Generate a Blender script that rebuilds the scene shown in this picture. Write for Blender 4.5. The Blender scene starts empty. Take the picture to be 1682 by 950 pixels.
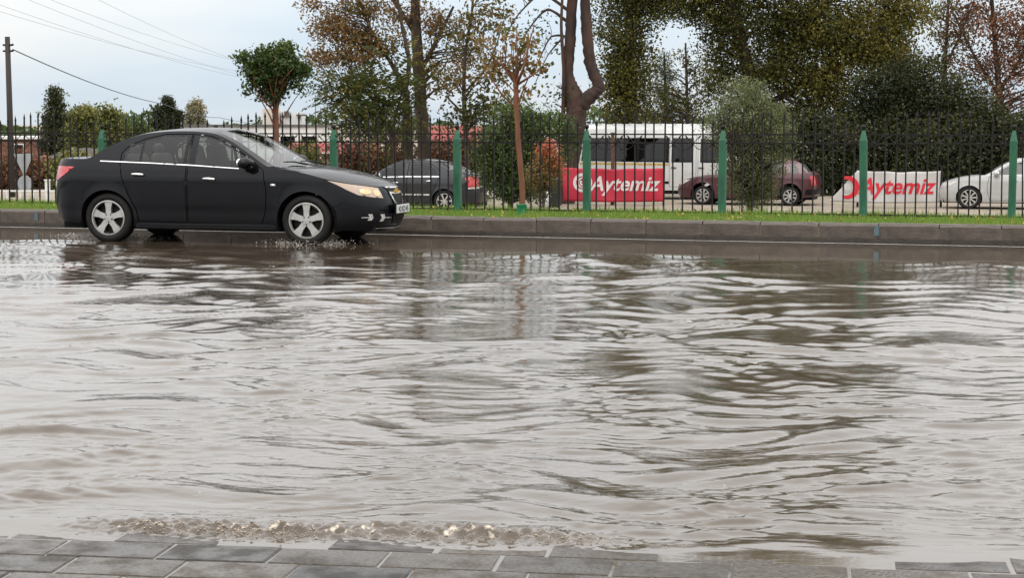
import bpy, bmesh, math, random
import numpy as np
from mathutils import Vector, Matrix
from mathutils.geometry import delaunay_2d_cdt

random.seed(7); rng = np.random.default_rng(7)
scene = bpy.context.scene
COL = scene.collection
R = math.radians
# ------------------------------------------------------------------ camera
F = 3000.0; CX, CY = 841.0, 475.0            # focal length and centre in pixels of the 1682 px wide photograph
EYE = 1.52
PITCH = math.atan(271.0 / F)
cd = bpy.data.cameras.new('camera'); cam = bpy.data.objects.new('camera', cd); COL.objects.link(cam)
cd.sensor_width = 36.0; cd.lens = F / 1682.0 * 36.0; cd.clip_start = 0.1; cd.clip_end = 6000
cam.location = (0, 0, EYE); cam.rotation_euler = (math.pi / 2 - PITCH, 0, 0)
scene.camera = cam
scene.view_settings.view_transform = 'Standard'; scene.view_settings.look = 'None'
scene.view_settings.exposure = 0.3; scene.view_settings.gamma = 1.0
scene.view_settings.use_curve_mapping = False
scene.cycles.use_denoising = True
scene.cycles.max_bounces = 8; scene.cycles.transparent_max_bounces = 16
scene.cycles.caustics_reflective = False; scene.cycles.caustics_refractive = False
# ------------------------------------------------------------------ sky and sun (overcast)
SUN_EL, SUN_ROT = R(48), R(200)
world = bpy.data.worlds.new('World'); scene.world = world; world.use_nodes = True
nt = world.node_tree; nt.nodes.clear(); N = nt.nodes.new; L = nt.links.new
sky = N('ShaderNodeTexSky'); sky.sky_type = 'NISHITA'; sky.sun_disc = False
sky.sun_elevation = SUN_EL; sky.sun_rotation = SUN_ROT; sky.air_density = 1.2; sky.dust_density = 1.5
tc = N('ShaderNodeTexCoord'); mp = N('ShaderNodeMapping'); mp.inputs['Scale'].default_value = (1.0, 1.0, 4.5)
no = N('ShaderNodeTexNoise'); no.inputs['Scale'].default_value = 2.6; no.inputs['Detail'].default_value = 5; no.inputs['Roughness'].default_value = 0.5
rp = N('ShaderNodeValToRGB'); rp.color_ramp.elements[0].position = 0.36; rp.color_ramp.elements[1].position = 0.66
rp.color_ramp.elements[0].color = (5.7, 7.25, 8.8, 1); rp.color_ramp.elements[1].color = (8.9, 9.1, 9.2, 1)
mx = N('ShaderNodeMix'); mx.data_type = 'RGBA'; mx.inputs['Factor'].default_value = 0.86
bg = N('ShaderNodeBackground'); bg.inputs['Strength'].default_value = 0.1
out = N('ShaderNodeOutputWorld')
L(tc.outputs['Generated'], mp.inputs['Vector']); L(mp.outputs['Vector'], no.inputs['Vector']); L(no.outputs['Fac'], rp.inputs['Fac'])
L(sky.outputs['Color'], mx.inputs['A']); L(rp.outputs['Color'], mx.inputs['B']); 
sx = N('ShaderNodeSeparateXYZ'); mrw = N('ShaderNodeMapRange'); mrw.inputs['From Min'].default_value = 0.0; mrw.inputs['From Max'].default_value = 1.0; mrw.inputs['To Min'].default_value = 0.84; mrw.inputs['To Max'].default_value = 2.75
vm = N('ShaderNodeVectorMath'); vm.operation = 'SCALE'          # an overcast sky is brighter overhead than at the horizon
L(tc.outputs['Generated'], sx.inputs[0]); L(sx.outputs['Z'], mrw.inputs['Value']); 
wt = N('ShaderNodeMapRange'); wt.inputs['From Min'].default_value = 0.02; wt.inputs['From Max'].default_value = 0.14      # cloud deck turns neutral above the bluish horizon
wm = N('ShaderNodeMix'); wm.data_type = 'RGBA'; wm.inputs['B'].default_value = (8.6, 8.35, 8.1, 1)
wk = N('ShaderNodeMath'); wk.operation = 'MULTIPLY'; wk.inputs[1].default_value = 0.75
L(sx.outputs['Z'], wt.inputs['Value']); L(wt.outputs['Result'], wk.inputs[0]); L(wk.outputs[0], wm.inputs['Factor']); L(mx.outputs['Result'], wm.inputs['A']); L(wm.outputs['Result'], vm.inputs[0]); L(mrw.outputs['Result'], vm.inputs['Scale']); L(vm.outputs['Vector'], bg.inputs['Color'])
L(bg.outputs['Background'], out.inputs['Surface'])
sl = bpy.data.lights.new('sun', 'SUN'); sl.energy = 0.6; sl.angle = R(25); sl.color = (1.0, 0.96, 0.9)
so = bpy.data.objects.new('sun', sl); COL.objects.link(so)
sd = Vector((math.sin(SUN_ROT) * math.cos(SUN_EL), math.cos(SUN_ROT) * math.cos(SUN_EL), math.sin(SUN_EL)))
so.rotation_euler = (-sd).to_track_quat('-Z', 'Y').to_euler(); so.location = (0, 0, 60)

# ------------------------------------------------------------------ pixel helpers (direction only; distance from the surface touched)
cp, sp = math.cos(PITCH), math.sin(PITCH)
def ray(px, py):
    x = (px - CX) / F; y = (py - CY) / F
    return Vector((x, cp - y * sp, -sp - y * cp))
def pt_z(px, py, z):
    d = ray(px, py); k = (z - EYE) / d.z
    return Vector((0, 0, EYE)) + d * k
def pt_y(px, py, Y):
    d = ray(px, py); k = Y / d.y
    return Vector((0, 0, EYE)) + d * k
TH = R(17.7)
U = Vector((math.cos(TH), -math.sin(TH), 0)); NV = Vector((math.sin(TH), math.cos(TH), 0))
def RT(s, t, z=0.0): return Vector((s * U.x + t * NV.x, s * U.y + t * NV.y, z))
def st(p): return p.x * U.x + p.y * U.y, p.x * NV.x + p.y * NV.y
def pt_t(px, py, t):
    d = ray(px, py); k = t / (d.x * NV.x + d.y * NV.y)
    return Vector((0, 0, EYE)) + d * k
TK = st(pt_z(964, 391, 0.0))[1]              # kerb face
VERGE = 0.25
TF = st(pt_z(964, 347, VERGE))[1]            # fence line
LOT = -0.95

# ------------------------------------------------------------------ object helpers
def tag(o, label=None, cat=None, group=None, kind=None):
    if label: o['label'] = label
    if cat: o['category'] = cat
    if group: o['group'] = group
    if kind: o['kind'] = kind
    return o
def empty(name, loc=(0, 0, 0), rz=0.0, label=None, cat=None, group=None):
    o = bpy.data.objects.new(name, None); COL.objects.link(o); o.location = loc; o.rotation_euler = (0, 0, rz)
    o.empty_display_size = 0.1
    return tag(o, label, cat, group)
def mesh_obj(name, me, mat=None, parent=None, loc=None):
    o = bpy.data.objects.new(name, me); COL.objects.link(o)
    if mat is not None:
        if not me.materials: me.materials.append(mat)
    if parent is not None: o.parent = parent
    if loc is not None: o.location = loc
    return o
def smooth(me, on=True):
    me.polygons.foreach_set('use_smooth', [on] * len(me.polygons))
class MB:
    def __init__(self): self.v = []; self.f = []
    def add(self, vs, fs):
        b = len(self.v); self.v += [tuple(p) for p in vs]; self.f += [tuple(b + i for i in f) for f in fs]
    def box(self, c, s, rot=None, taper=1.0):
        hx, hy, hz = s[0] / 2, s[1] / 2, s[2] / 2
        vs = []
        for z in (-hz, hz):
            k = 1.0 if z < 0 else taper
            for x, y in ((-hx, -hy), (hx, -hy), (hx, hy), (-hx, hy)):
                p = Vector((x * k, y * k, z))
                if rot is not None: p = rot @ p
                vs.append(p + Vector(c))
        self.add(vs, [(0, 3, 2, 1), (4, 5, 6, 7), (0, 1, 5, 4), (1, 2, 6, 5), (2, 3, 7, 6), (3, 0, 4, 7)])
    def tube(self, path, radii, n=6, cap=True, jit=0.0):
        path = [Vector(p) for p in path]
        if not hasattr(radii, '__len__'): radii = [radii] * len(path)
        b = len(self.v); up = Vector((0.13, 0.31, 0.94))
        for i, p in enumerate(path):
            d = (path[min(i + 1, len(path) - 1)] - path[max(i - 1, 0)])
            if d.length < 1e-9: d = Vector((0, 0, 1))
            d.normalize()
            a = d.cross(up)
            if a.length < 0.2: a = d.cross(Vector((1, 0.2, 0)))
            a.normalize(); c = d.cross(a)
            for k in range(n):
                an = 2 * math.pi * k / n
                self.v.append(tuple(p + (a * math.cos(an) + c * math.sin(an)) * radii[i] * (1 + (random.gauss(0, jit) if jit else 0))))
        for i in range(len(path) - 1):
            for k in range(n):
                k2 = (k + 1) % n
                self.f.append((b + i * n + k, b + i * n + k2, b + (i + 1) * n + k2, b + (i + 1) * n + k))
        if cap:
            self.f.append(tuple(b + k for k in range(n))[::-1]); e = b + (len(path) - 1) * n
            self.f.append(tuple(e + k for k in range(n)))
    def lathe(self, prof, n=24, axis='z', c=(0, 0, 0)):
        b = len(self.v); c = Vector(c)
        for r, h in prof:
            for k in range(n):
                an = 2 * math.pi * k / n
                if axis == 'z': p = Vector((r * math.cos(an), r * math.sin(an), h))
                else: p = Vector((r * math.cos(an), h, r * math.sin(an)))
                self.v.append(tuple(p + c))
        for i in range(len(prof) - 1):
            for k in range(n):
                k2 = (k + 1) % n
                self.f.append((b + i * n + k, b + i * n + k2, b + (i + 1) * n + k2, b + (i + 1) * n + k))
    def prism(self, poly, d0, d1, fn):
        """poly (a,b) extruded from depth d0 to d1, fn(a,b,d)->xyz"""
        n = len(poly); vs = [fn(a, b, d0) for a, b in poly] + [fn(a, b, d1) for a, b in poly]
        fs = [tuple(range(n))[::-1], tuple(range(n, 2 * n))] + [(i, (i + 1) % n, n + (i + 1) % n, n + i) for i in range(n)]
        self.add(vs, fs)
    def ball(self, c, r, sub=1):
        bm = bmesh.new(); bmesh.ops.create_icosphere(bm, subdivisions=sub, radius=1.0)
        rr = r if hasattr(r, '__len__') else (r, r, r)
        self.add([(v.co.x * rr[0] + c[0], v.co.y * rr[1] + c[1], v.co.z * rr[2] + c[2]) for v in bm.verts],
                 [tuple(v.index for v in f.verts) for f in bm.faces]); bm.free()
    def mesh(self, name, sm=False, bevel=0.0):
        me = bpy.data.meshes.new(name); me.from_pydata(self.v, [], self.f)
        bm = bmesh.new(); bm.from_mesh(me); bmesh.ops.recalc_face_normals(bm, faces=bm.faces)
        if bevel > 0:
            bmesh.ops.bevel(bm, geom=list(bm.edges), offset=bevel, segments=1, affect='EDGES', clamp_overlap=True)
        bm.to_mesh(me); bm.free(); me.update(); smooth(me, sm); return me
    def build(self, name, mat, parent=None, sm=False, bevel=0.0, loc=None):
        return mesh_obj(name, self.mesh(name, sm, bevel), mat, parent, loc)
def np_mesh(name, verts, faces, sm=False):
    """verts (n,3) float array, faces (m,k) int array"""
    me = bpy.data.meshes.new(name); n = len(verts); m, k = faces.shape
    me.vertices.add(n); me.vertices.foreach_set('co', np.ascontiguousarray(verts, dtype=np.float32).ravel())
    me.loops.add(m * k); me.loops.foreach_set('vertex_index', np.ascontiguousarray(faces, dtype=np.int32).ravel())
    me.polygons.add(m); me.polygons.foreach_set('loop_start', np.arange(0, m * k, k, dtype=np.int32))
    me.polygons.foreach_set('loop_total', np.full(m, k, dtype=np.int32))
    me.update(calc_edges=True); me.validate(); smooth(me, sm); return me
def add_attr(me, name, vals):
    a = me.attributes.new(name, 'FLOAT', 'POINT'); a.data.foreach_set('value', np.ascontiguousarray(vals, dtype=np.float32))

# ------------------------------------------------------------------ materials
def mat(name, c1, c2=None, rough=0.6, metal=0.0, scale=8.0, bump=0.0, bscale=None, spec=0.5, coat=0.0, rvar=0.0, stretch=(1, 1, 1), trans=0.0):
    m = bpy.data.materials.new(name); m.use_nodes = True; t = m.node_tree; b = t.nodes['Principled BSDF']
    c2 = c2 or tuple(x * 0.8 for x in c1)
    tcn = t.nodes.new('ShaderNodeTexCoord'); mpn = t.nodes.new('ShaderNodeMapping'); mpn.inputs['Scale'].default_value = stretch
    nz = t.nodes.new('ShaderNodeTexNoise'); nz.inputs['Scale'].default_value = scale; nz.inputs['Detail'].default_value = 6; nz.inputs['Roughness'].default_value = 0.6
    rm = t.nodes.new('ShaderNodeValToRGB'); rm.color_ramp.elements[0].position = 0.32; rm.color_ramp.elements[1].position = 0.68
    rm.color_ramp.elements[0].color = (*c2, 1); rm.color_ramp.elements[1].color = (*c1, 1)
    t.links.new(tcn.outputs['Object'], mpn.inputs['Vector']); t.links.new(mpn.outputs['Vector'], nz.inputs['Vector'])
    t.links.new(nz.outputs['Fac'], rm.inputs['Fac']); t.links.new(rm.outputs['Color'], b.inputs['Base Color'])
    b.inputs['Roughness'].default_value = rough; b.inputs['Metallic'].default_value = metal
    b.inputs['Specular IOR Level'].default_value = spec
    if coat: b.inputs['Coat Weight'].default_value = coat; b.inputs['Coat Roughness'].default_value = 0.04
    if rvar:
        mr = t.nodes.new('ShaderNodeMapRange'); mr.inputs['To Min'].default_value = max(0.03, rough - rvar); mr.inputs['To Max'].default_value = rough + rvar
        mr.inputs['From Min'].default_value = 0.3; mr.inputs['From Max'].default_value = 0.7
        t.links.new(nz.outputs['Fac'], mr.inputs['Value']); t.links.new(mr.outputs['Result'], b.inputs['Roughness'])
    if bump:
        n2 = t.nodes.new('ShaderNodeTexNoise'); n2.inputs['Scale'].default_value = bscale or scale * 4; n2.inputs['Detail'].default_value = 5
        bp = t.nodes.new('ShaderNodeBump'); bp.inputs['Strength'].default_value = bump; bp.inputs['Distance'].default_value = 0.02
        t.links.new(mpn.outputs['Vector'], n2.inputs['Vector']); t.links.new(n2.outputs['Fac'], bp.inputs['Height']); t.links.new(bp.outputs['Normal'], b.inputs['Normal'])
    return m
def leaf_mat(name, cols, trans=0.35, rough=0.55):
    """cols: list of colours picked by the per-leaf 'tint' attribute"""
    m = bpy.data.materials.new(name); m.use_nodes = True; t = m.node_tree; b = t.nodes['Principled BSDF']
    at = t.nodes.new('ShaderNodeAttribute'); at.attribute_name = 'tint'
    rm = t.nodes.new('ShaderNodeValToRGB'); e = rm.color_ramp.elements
    while len(e) < len(cols): e.new(0.5)
    for i, c in enumerate(cols): e[i].position = i / (len(cols) - 1); e[i].color = (*c, 1)
    t.links.new(at.outputs['Fac'], rm.inputs['Fac']); t.links.new(rm.outputs['Color'], b.inputs['Base Color'])
    b.inputs['Roughness'].default_value = rough; b.inputs['Specular IOR Level'].default_value = 0.3
    tr = t.nodes.new('ShaderNodeBsdfTranslucent'); t.links.new(rm.outputs['Color'], tr.inputs['Color'])
    ms = t.nodes.new('ShaderNodeMixShader'); ms.inputs[0].default_value = trans
    t.links.new(b.outputs[0], ms.inputs[1]); t.links.new(tr.outputs[0], ms.inputs[2]); t.links.new(ms.outputs[0], t.nodes['Material Output'].inputs['Surface'])
    return m
def glass_mat(name, tint, drops=0.12, ior=1.55):
    m = bpy.data.materials.new(name); m.use_nodes = True; t = m.node_tree; t.nodes.remove(t.nodes['Principled BSDF'])
    tr = t.nodes.new('ShaderNodeBsdfTransparent'); tr.inputs['Color'].default_value = (*tint, 1)
    gl = t.nodes.new('ShaderNodeBsdfGlossy'); gl.inputs['Roughness'].default_value = 0.03
    nz = t.nodes.new('ShaderNodeTexNoise'); nz.inputs['Scale'].default_value = 90; nz.inputs['Detail'].default_value = 2
    tcn = t.nodes.new('ShaderNodeTexCoord'); t.links.new(tcn.outputs['Object'], nz.inputs['Vector'])
    bp = t.nodes.new('ShaderNodeBump'); bp.inputs['Strength'].default_value = drops; bp.inputs['Distance'].default_value = 0.004   # rain drops
    t.links.new(nz.outputs['Fac'], bp.inputs['Height'])
    if drops > 0: t.links.new(bp.outputs['Normal'], gl.inputs['Normal'])
    fr = t.nodes.new('ShaderNodeFresnel'); fr.inputs['IOR'].default_value = ior
    ms = t.nodes.new('ShaderNodeMixShader')
    t.links.new(fr.outputs[0], ms.inputs[0]); t.links.new(tr.outputs[0], ms.inputs[1]); t.links.new(gl.outputs[0], ms.inputs[2])
    t.links.new(ms.outputs[0], t.nodes['Material Output'].inputs['Surface'])
    return m
M = {}
M['dirt'] = mat('dirt', (0.30, 0.25, 0.19), (0.19, 0.155, 0.115), 0.9, scale=1.2, bump=0.4)
M['soil'] = mat('soil', (0.08, 0.10, 0.03), (0.05, 0.05, 0.025), 0.9, scale=6, bump=0.4)
M['kerb'] = mat('kerb', (0.115, 0.091, 0.072), (0.048, 0.037, 0.029), 0.6, scale=4.5, bump=0.35, bscale=30, rvar=0.15)
def wet_paint(m):
    t = m.node_tree; b = t.nodes['Principled BSDF']; nz = t.nodes.new('ShaderNodeTexNoise'); nz.inputs['Scale'].default_value = 70; nz.inputs['Detail'].default_value = 2
    tcn = t.nodes.new('ShaderNodeTexCoord'); t.links.new(tcn.outputs['Object'], nz.inputs['Vector'])
    bp = t.nodes.new('ShaderNodeBump'); bp.inputs['Strength'].default_value = 0.05; bp.inputs['Distance'].default_value = 0.003
    t.links.new(nz.outputs['Fac'], bp.inputs['Height']); t.links.new(bp.outputs['Normal'], b.inputs['Coat Normal'])
M['kerb_wet'] = mat('kerb_wet', (0.048, 0.037, 0.029), (0.03, 0.023, 0.018), 0.35, scale=5, bump=0.3, bscale=26, rvar=0.12)
M['glint_white'] = mat('glint_white', (0.75, 0.73, 0.68), (0.5, 0.47, 0.42), 0.4, scale=7)  # pale colour for the painted-in sky reflection along the kerb
M['post_green'] = mat('post_green', (0.020, 0.135, 0.066), (0.010, 0.068, 0.036), 0.5, scale=9, rvar=0.2, bump=0.3, stretch=(1, 1, 0.3))
M['iron'] = mat('iron', (0.010, 0.010, 0.010), (0.018, 0.014, 0.012), 0.5, scale=12, spec=0.2)
M['bark'] = mat('bark', (0.075, 0.052, 0.036), (0.03, 0.021, 0.016), 0.85, scale=5, bump=0.7, bscale=14, stretch=(1, 1, 0.25))
M['bark_red'] = mat('bark_red', (0.085, 0.043, 0.029), (0.014, 0.011, 0.010), 0.9, scale=2.6, bump=0.7, bscale=14, stretch=(1, 1, 0.3))
M['bark_orange'] = mat('bark_orange', (0.22, 0.08, 0.036), (0.12, 0.048, 0.026), 0.75, scale=6, bump=0.3, stretch=(1, 1, 0.2))
M['pole_wood'] = mat('pole_wood', (0.045, 0.036, 0.03), (0.025, 0.02, 0.018), 0.8, scale=5, bump=0.3, stretch=(1, 1, 0.1))
M['pot_green'] = mat('pot_green', (0.015, 0.25, 0.11), (0.012, 0.18, 0.08), 0.5, scale=9)
M['car_black'] = mat('car_black', (0.004, 0.0045, 0.007), (0.003, 0.0035, 0.005), 0.3, scale=40, coat=0.5, spec=0.02)
wet_paint(M['car_black'])
M['car_dark'] = mat('car_dark', (0.018, 0.020, 0.024), (0.014, 0.016, 0.02), 0.35, scale=30, coat=0.6, spec=0.2)
M['car_white'] = mat('car_white', (0.43, 0.43, 0.42), (0.38, 0.38, 0.37), 0.35, scale=6, coat=0.6)
M['car_maroon'] = mat('car_maroon', (0.075, 0.016, 0.022), (0.055, 0.013, 0.017), 0.35, metal=0.2, scale=8, coat=0.6)
M['van_white'] = mat('van_white', (0.62, 0.62, 0.60), (0.52, 0.52, 0.5), 0.4, scale=4, coat=0.3)
M['black_plastic'] = mat('black_plastic', (0.009, 0.009, 0.010), (0.006, 0.006, 0.007), 0.5, scale=20, spec=0.15)
M['rubber'] = mat('rubber', (0.014, 0.014, 0.015), (0.02, 0.018, 0.016), 0.6, scale=25, bump=0.2, spec=0.15)
M['alloy'] = mat('alloy', (0.56, 0.55, 0.53), (0.45, 0.44, 0.42), 0.3, metal=0.65, scale=20)
M['chrome'] = mat('chrome', (0.85, 0.85, 0.85), (0.78, 0.78, 0.78), 0.12, metal=1.0, scale=20)
M['glass_clear'] = glass_mat('glass_clear', (0.72, 0.78, 0.75), 0.12, 2.0)
M['glass_tint'] = glass_mat('glass_tint', (0.47, 0.51, 0.50), 0.02)
M['glass_park'] = glass_mat('glass_park', (0.5, 0.54, 0.54), 0.0)
M['glass_dark'] = glass_mat('glass_dark', (0.10, 0.115, 0.13), 0.0)
M['seat_dark'] = mat('seat_dark', (0.045, 0.043, 0.042), (0.03, 0.03, 0.03), 0.8, scale=30)
M['seat_light'] = mat('seat_light', (0.30, 0.28, 0.23), (0.24, 0.22, 0.19), 0.8, scale=30)
M['lamp_amber'] = mat('lamp_amber', (0.55, 0.36, 0.22), (0.42, 0.38, 0.34), 0.12, scale=18, coat=1.0)
M['lamp_bowl'] = mat('lamp_bowl', (0.95, 0.66, 0.36), (0.8, 0.5, 0.25), 0.2, scale=30, coat=1.0)
M['lamp_clear'] = mat('lamp_clear', (0.62, 0.6, 0.55), (0.4, 0.4, 0.38), 0.12, scale=16, coat=1.0)
M['lamp_red'] = mat('lamp_red', (0.55, 0.012, 0.02), (0.38, 0.008, 0.012), 0.12, scale=10, coat=1.0)
M['banner_red'] = mat('banner_red', (0.44, 0.014, 0.040), (0.35, 0.010, 0.03), 0.6, scale=1.4)
M['banner_white'] = mat('banner_white', (0.52, 0.50, 0.48), (0.43, 0.41, 0.40), 0.65, scale=1.4)
M['print_red'] = mat('print_red', (0.58, 0.012, 0.03), (0.5, 0.01, 0.025), 0.6, scale=2)
M['print_white'] = mat('print_white', (0.62, 0.58, 0.57), (0.52, 0.48, 0.47), 0.6, scale=2)
M['print_grey'] = mat('print_grey', (0.22, 0.21, 0.21), None, 0.6)
M['sign_back'] = mat('sign_back', (0.33, 0.35, 0.36), (0.27, 0.29, 0.3), 0.45, metal=0.3, scale=5)
M['wall_white'] = mat('wall_white', (0.72, 0.71, 0.69), (0.6, 0.59, 0.57), 0.85, scale=0.6)
M['wall_cream'] = mat('wall_cream', (0.62, 0.57, 0.48), (0.52, 0.48, 0.41), 0.85, scale=0.6)
M['wall_brown'] = mat('wall_brown', (0.17, 0.07, 0.045), (0.11, 0.055, 0.04), 0.85, scale=0.5)
M['roof_red'] = mat('roof_red', (0.27, 0.035, 0.028), (0.17, 0.026, 0.022), 0.8, scale=2)
M['roof_grey'] = mat('roof_grey', (0.12, 0.115, 0.11), (0.08, 0.08, 0.08), 0.8, scale=1)
M['plate'] = mat('plate', (0.7, 0.7, 0.68), (0.6, 0.6, 0.58), 0.4, scale=10)
M['yellow'] = mat('yellow', (0.55, 0.33, 0.05), (0.45, 0.27, 0.05), 0.5, scale=4)
M['rust'] = mat('rust', (0.12, 0.055, 0.03), (0.06, 0.03, 0.02), 0.8, scale=8)
M['sack'] = mat('sack', (0.6, 0.58, 0.55), (0.42, 0.41, 0.4), 0.7, scale=4, bump=0.4)
M['bin_dark'] = mat('bin_dark', (0.02, 0.03, 0.027), (0.014, 0.02, 0.02), 0.5, scale=6)
M['wire'] = mat('wire', (0.05, 0.055, 0.06), None, 0.6); M['wire_pale'] = mat('wire_pale', (0.30, 0.32, 0.34), None, 0.5)
M['asphalt'] = mat('asphalt', (0.055, 0.05, 0.045), (0.035, 0.032, 0.03), 0.6, scale=8, bump=0.3)

# stone paving: wet, colour varies stone by stone
def stone_mat():
    m = bpy.data.materials.new('paving_stone'); m.use_nodes = True; t = m.node_tree; b = t.nodes['Principled BSDF']
    oi = t.nodes.new('ShaderNodeObjectInfo'); tcn = t.nodes.new('ShaderNodeTexCoord')
    n1 = t.nodes.new('ShaderNodeTexNoise'); n1.inputs['Scale'].default_value = 60; n1.inputs['Detail'].default_value = 6
    n2 = t.nodes.new('ShaderNodeTexNoise'); n2.inputs['Scale'].default_value = 7; n2.inputs['Detail'].default_value = 3
    for n_ in (n1, n2):
        n_.noise_dimensions = '4D'; t.links.new(tcn.outputs['Object'], n_.inputs['Vector'])
        mm = t.nodes.new('ShaderNodeMath'); mm.operation = 'MULTIPLY'; mm.inputs[1].default_value = 37.0
        t.links.new(oi.outputs['Random'], mm.inputs[0]); t.links.new(mm.outputs[0], n_.inputs['W'])
    r1 = t.nodes.new('ShaderNodeValToRGB'); r1.color_ramp.elements[0].position = 0.35; r1.color_ramp.elements[1].position = 0.7
    r1.color_ramp.elements[0].color = (0.016, 0.014, 0.012, 1); r1.color_ramp.elements[1].color = (0.062, 0.053, 0.043, 1)
    r2 = t.nodes.new('ShaderNodeValToRGB'); r2.color_ramp.elements[0].color = (0.35, 0.34, 0.33, 1); r2.color_ramp.elements[1].color = (1.7, 1.5, 1.3, 1)
    mu = t.nodes.new('ShaderNodeMix'); mu.data_type = 'RGBA'; mu.blend_type = 'MULTIPLY'; mu.inputs['Factor'].default_value = 1
    t.links.new(n1.outputs['Fac'], r1.inputs['Fac']); t.links.new(oi.outputs['Random'], r2.inputs['Fac'])
    t.links.new(r1.outputs['Color'], mu.inputs['A']); t.links.new(r2.outputs['Color'], mu.inputs['B']); t.links.new(mu.outputs['Result'], b.inputs['Base Color'])
    mr = t.nodes.new('ShaderNodeMapRange'); mr.inputs['From Min'].default_value = 0.4; mr.inputs['From Max'].default_value = 0.62
    mr.inputs['To Min'].default_value = 0.10; mr.inputs['To Max'].default_value = 0.55; b.inputs['Specular IOR Level'].default_value = 0.27
    t.links.new(n2.outputs['Fac'], mr.inputs['Value']); t.links.new(mr.outputs['Result'], b.inputs['Roughness'])
    bp = t.nodes.new('ShaderNodeBump'); bp.inputs['Strength'].default_value = 0.45; bp.inputs['Distance'].default_value = 0.006
    t.links.new(n1.outputs['Fac'], bp.inputs['Height']); t.links.new(bp.outputs['Normal'], b.inputs['Normal'])
    return m
M['stone'] = stone_mat()
# muddy flood water: opaque silt under a clear reflecting surface
def water_mat():
    m = bpy.data.materials.new('flood_water'); m.use_nodes = True; t = m.node_tree; b = t.nodes['Principled BSDF']
    tcn = t.nodes.new('ShaderNodeTexCoord')
    n1 = t.nodes.new('ShaderNodeTexNoise'); n1.inputs['Scale'].default_value = 0.7; n1.inputs['Detail'].default_value = 4
    t.links.new(tcn.outputs['Object'], n1.inputs['Vector'])
    r1 = t.nodes.new('ShaderNodeValToRGB'); r1.color_ramp.elements[0].position = 0.3; r1.color_ramp.elements[1].position = 0.7
    r1.color_ramp.elements[0].color = (0.060, 0.043, 0.027, 1); r1.color_ramp.elements[1].color = (0.086, 0.065, 0.046, 1)
    t.links.new(n1.outputs['Fac'], r1.inputs['Fac'])
    at = t.nodes.new('ShaderNodeAttribute'); at.attribute_name = 'foam'
    nf = t.nodes.new('ShaderNodeTexNoise'); nf.inputs['Scale'].default_value = 55; nf.inputs['Detail'].default_value = 4
    t.links.new(tcn.outputs['Object'], nf.inputs['Vector'])
    ad = t.nodes.new('ShaderNodeMath'); ad.operation = 'ADD'; t.links.new(at.outputs['Fac'], ad.inputs[0]); t.links.new(nf.outputs['Fac'], ad.inputs[1])
    fr = t.nodes.new('ShaderNodeMapRange'); fr.inputs['From Min'].default_value = 0.95; fr.inputs['From Max'].default_value = 1.2
    t.links.new(ad.outputs[0], fr.inputs['Value'])
    mx = t.nodes.new('ShaderNodeMix'); mx.data_type = 'RGBA'; mx.inputs['B'].default_value = (0.56, 0.47, 0.37, 1)
    t.links.new(fr.outputs['Result'], mx.inputs['Factor']); t.links.new(r1.outputs['Color'], mx.inputs['A']); t.links.new(mx.outputs['Result'], b.inputs['Base Color'])
    mr = t.nodes.new('ShaderNodeMapRange'); mr.inputs['To Min'].default_value = 0.05; mr.inputs['To Max'].default_value = 0.5
    t.links.new(fr.outputs['Result'], mr.inputs['Value']); t.links.new(mr.outputs['Result'], b.inputs['Roughness'])
    b.inputs['IOR'].default_value = 1.333; b.inputs['Coat Weight'].default_value = 0.55; b.inputs['Coat IOR'].default_value = 1.38; b.inputs['Coat Roughness'].default_value = 0.03
    mp = t.nodes.new('ShaderNodeMapping'); mp.inputs['Scale'].default_value = (0.4, 1.0, 1.0); t.links.new(tcn.outputs['Object'], mp.inputs['Vector'])
    nb = t.nodes.new('ShaderNodeTexNoise'); nb.inputs['Scale'].default_value = 30; nb.inputs['Detail'].default_value = 3; nb.inputs['Distortion'].default_value = 0.6
    t.links.new(mp.outputs['Vector'], nb.inputs['Vector'])
    ac = t.nodes.new('ShaderNodeAttribute'); ac.attribute_name = 'chop'
    sm = t.nodes.new('ShaderNodeMath'); sm.operation = 'MULTIPLY'; sm.inputs[1].default_value = 0.09; t.links.new(ac.outputs['Fac'], sm.inputs[0])
    bp = t.nodes.new('ShaderNodeBump'); bp.inputs['Distance'].default_value = 0.02
    t.links.new(sm.outputs[0], bp.inputs['Strength']); t.links.new(nb.outputs['Fac'], bp.inputs['Height']); t.links.new(bp.outputs['Normal'], b.inputs['Normal']); t.links.new(bp.outputs['Normal'], b.inputs['Coat Normal'])
    return m
M['water'] = water_mat()

# ------------------------------------------------------------------ ground: one sheet to the horizon, road bed, verge step, lower lot
prof = [(-800, -0.06), (5.9, -0.07), (6.3, -0.14), (TK + 0.02, -0.14), (TK + 0.03, 0.20), (TF + 0.75, 0.20), (TF + 1.6, 0.0), (TF + 5.0, LOT), (60, LOT), (120, LOT), (400, LOT), (1200, LOT), (4000, LOT)]
ss = [-3000, -800, -200, -80, -40, -20, -10, 0, 10, 20, 40, 80, 200, 800, 3000]
vs = [RT(s, t, z) for t, z in prof for s in ss]; n = len(ss)
mb = MB(); mb.add(vs, [(i * n + j, i * n + j + 1, (i + 1) * n + j + 1, (i + 1) * n + j) for i in range(len(prof) - 1) for j in range(n - 1)])
tag(mb.build('ground', M['dirt']), kind='structure')
mb = MB(); mb.add([RT(-60, TK + 0.16, 0.215), RT(60, TK + 0.16, 0.215), RT(60, TF + 0.7, 0.215), RT(-60, TF + 0.7, 0.215)], [(0, 1, 2, 3)])
tag(mb.build('grass_verge', M['soil']), kind='structure')
mb = MB(); mb.add([RT(-60, 6.35, -0.12), RT(60, 6.35, -0.12), RT(60, TK, -0.12), RT(-60, TK, -0.12)], [(0, 1, 2, 3)])
tag(mb.build('road', M['asphalt']), kind='structure')

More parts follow.
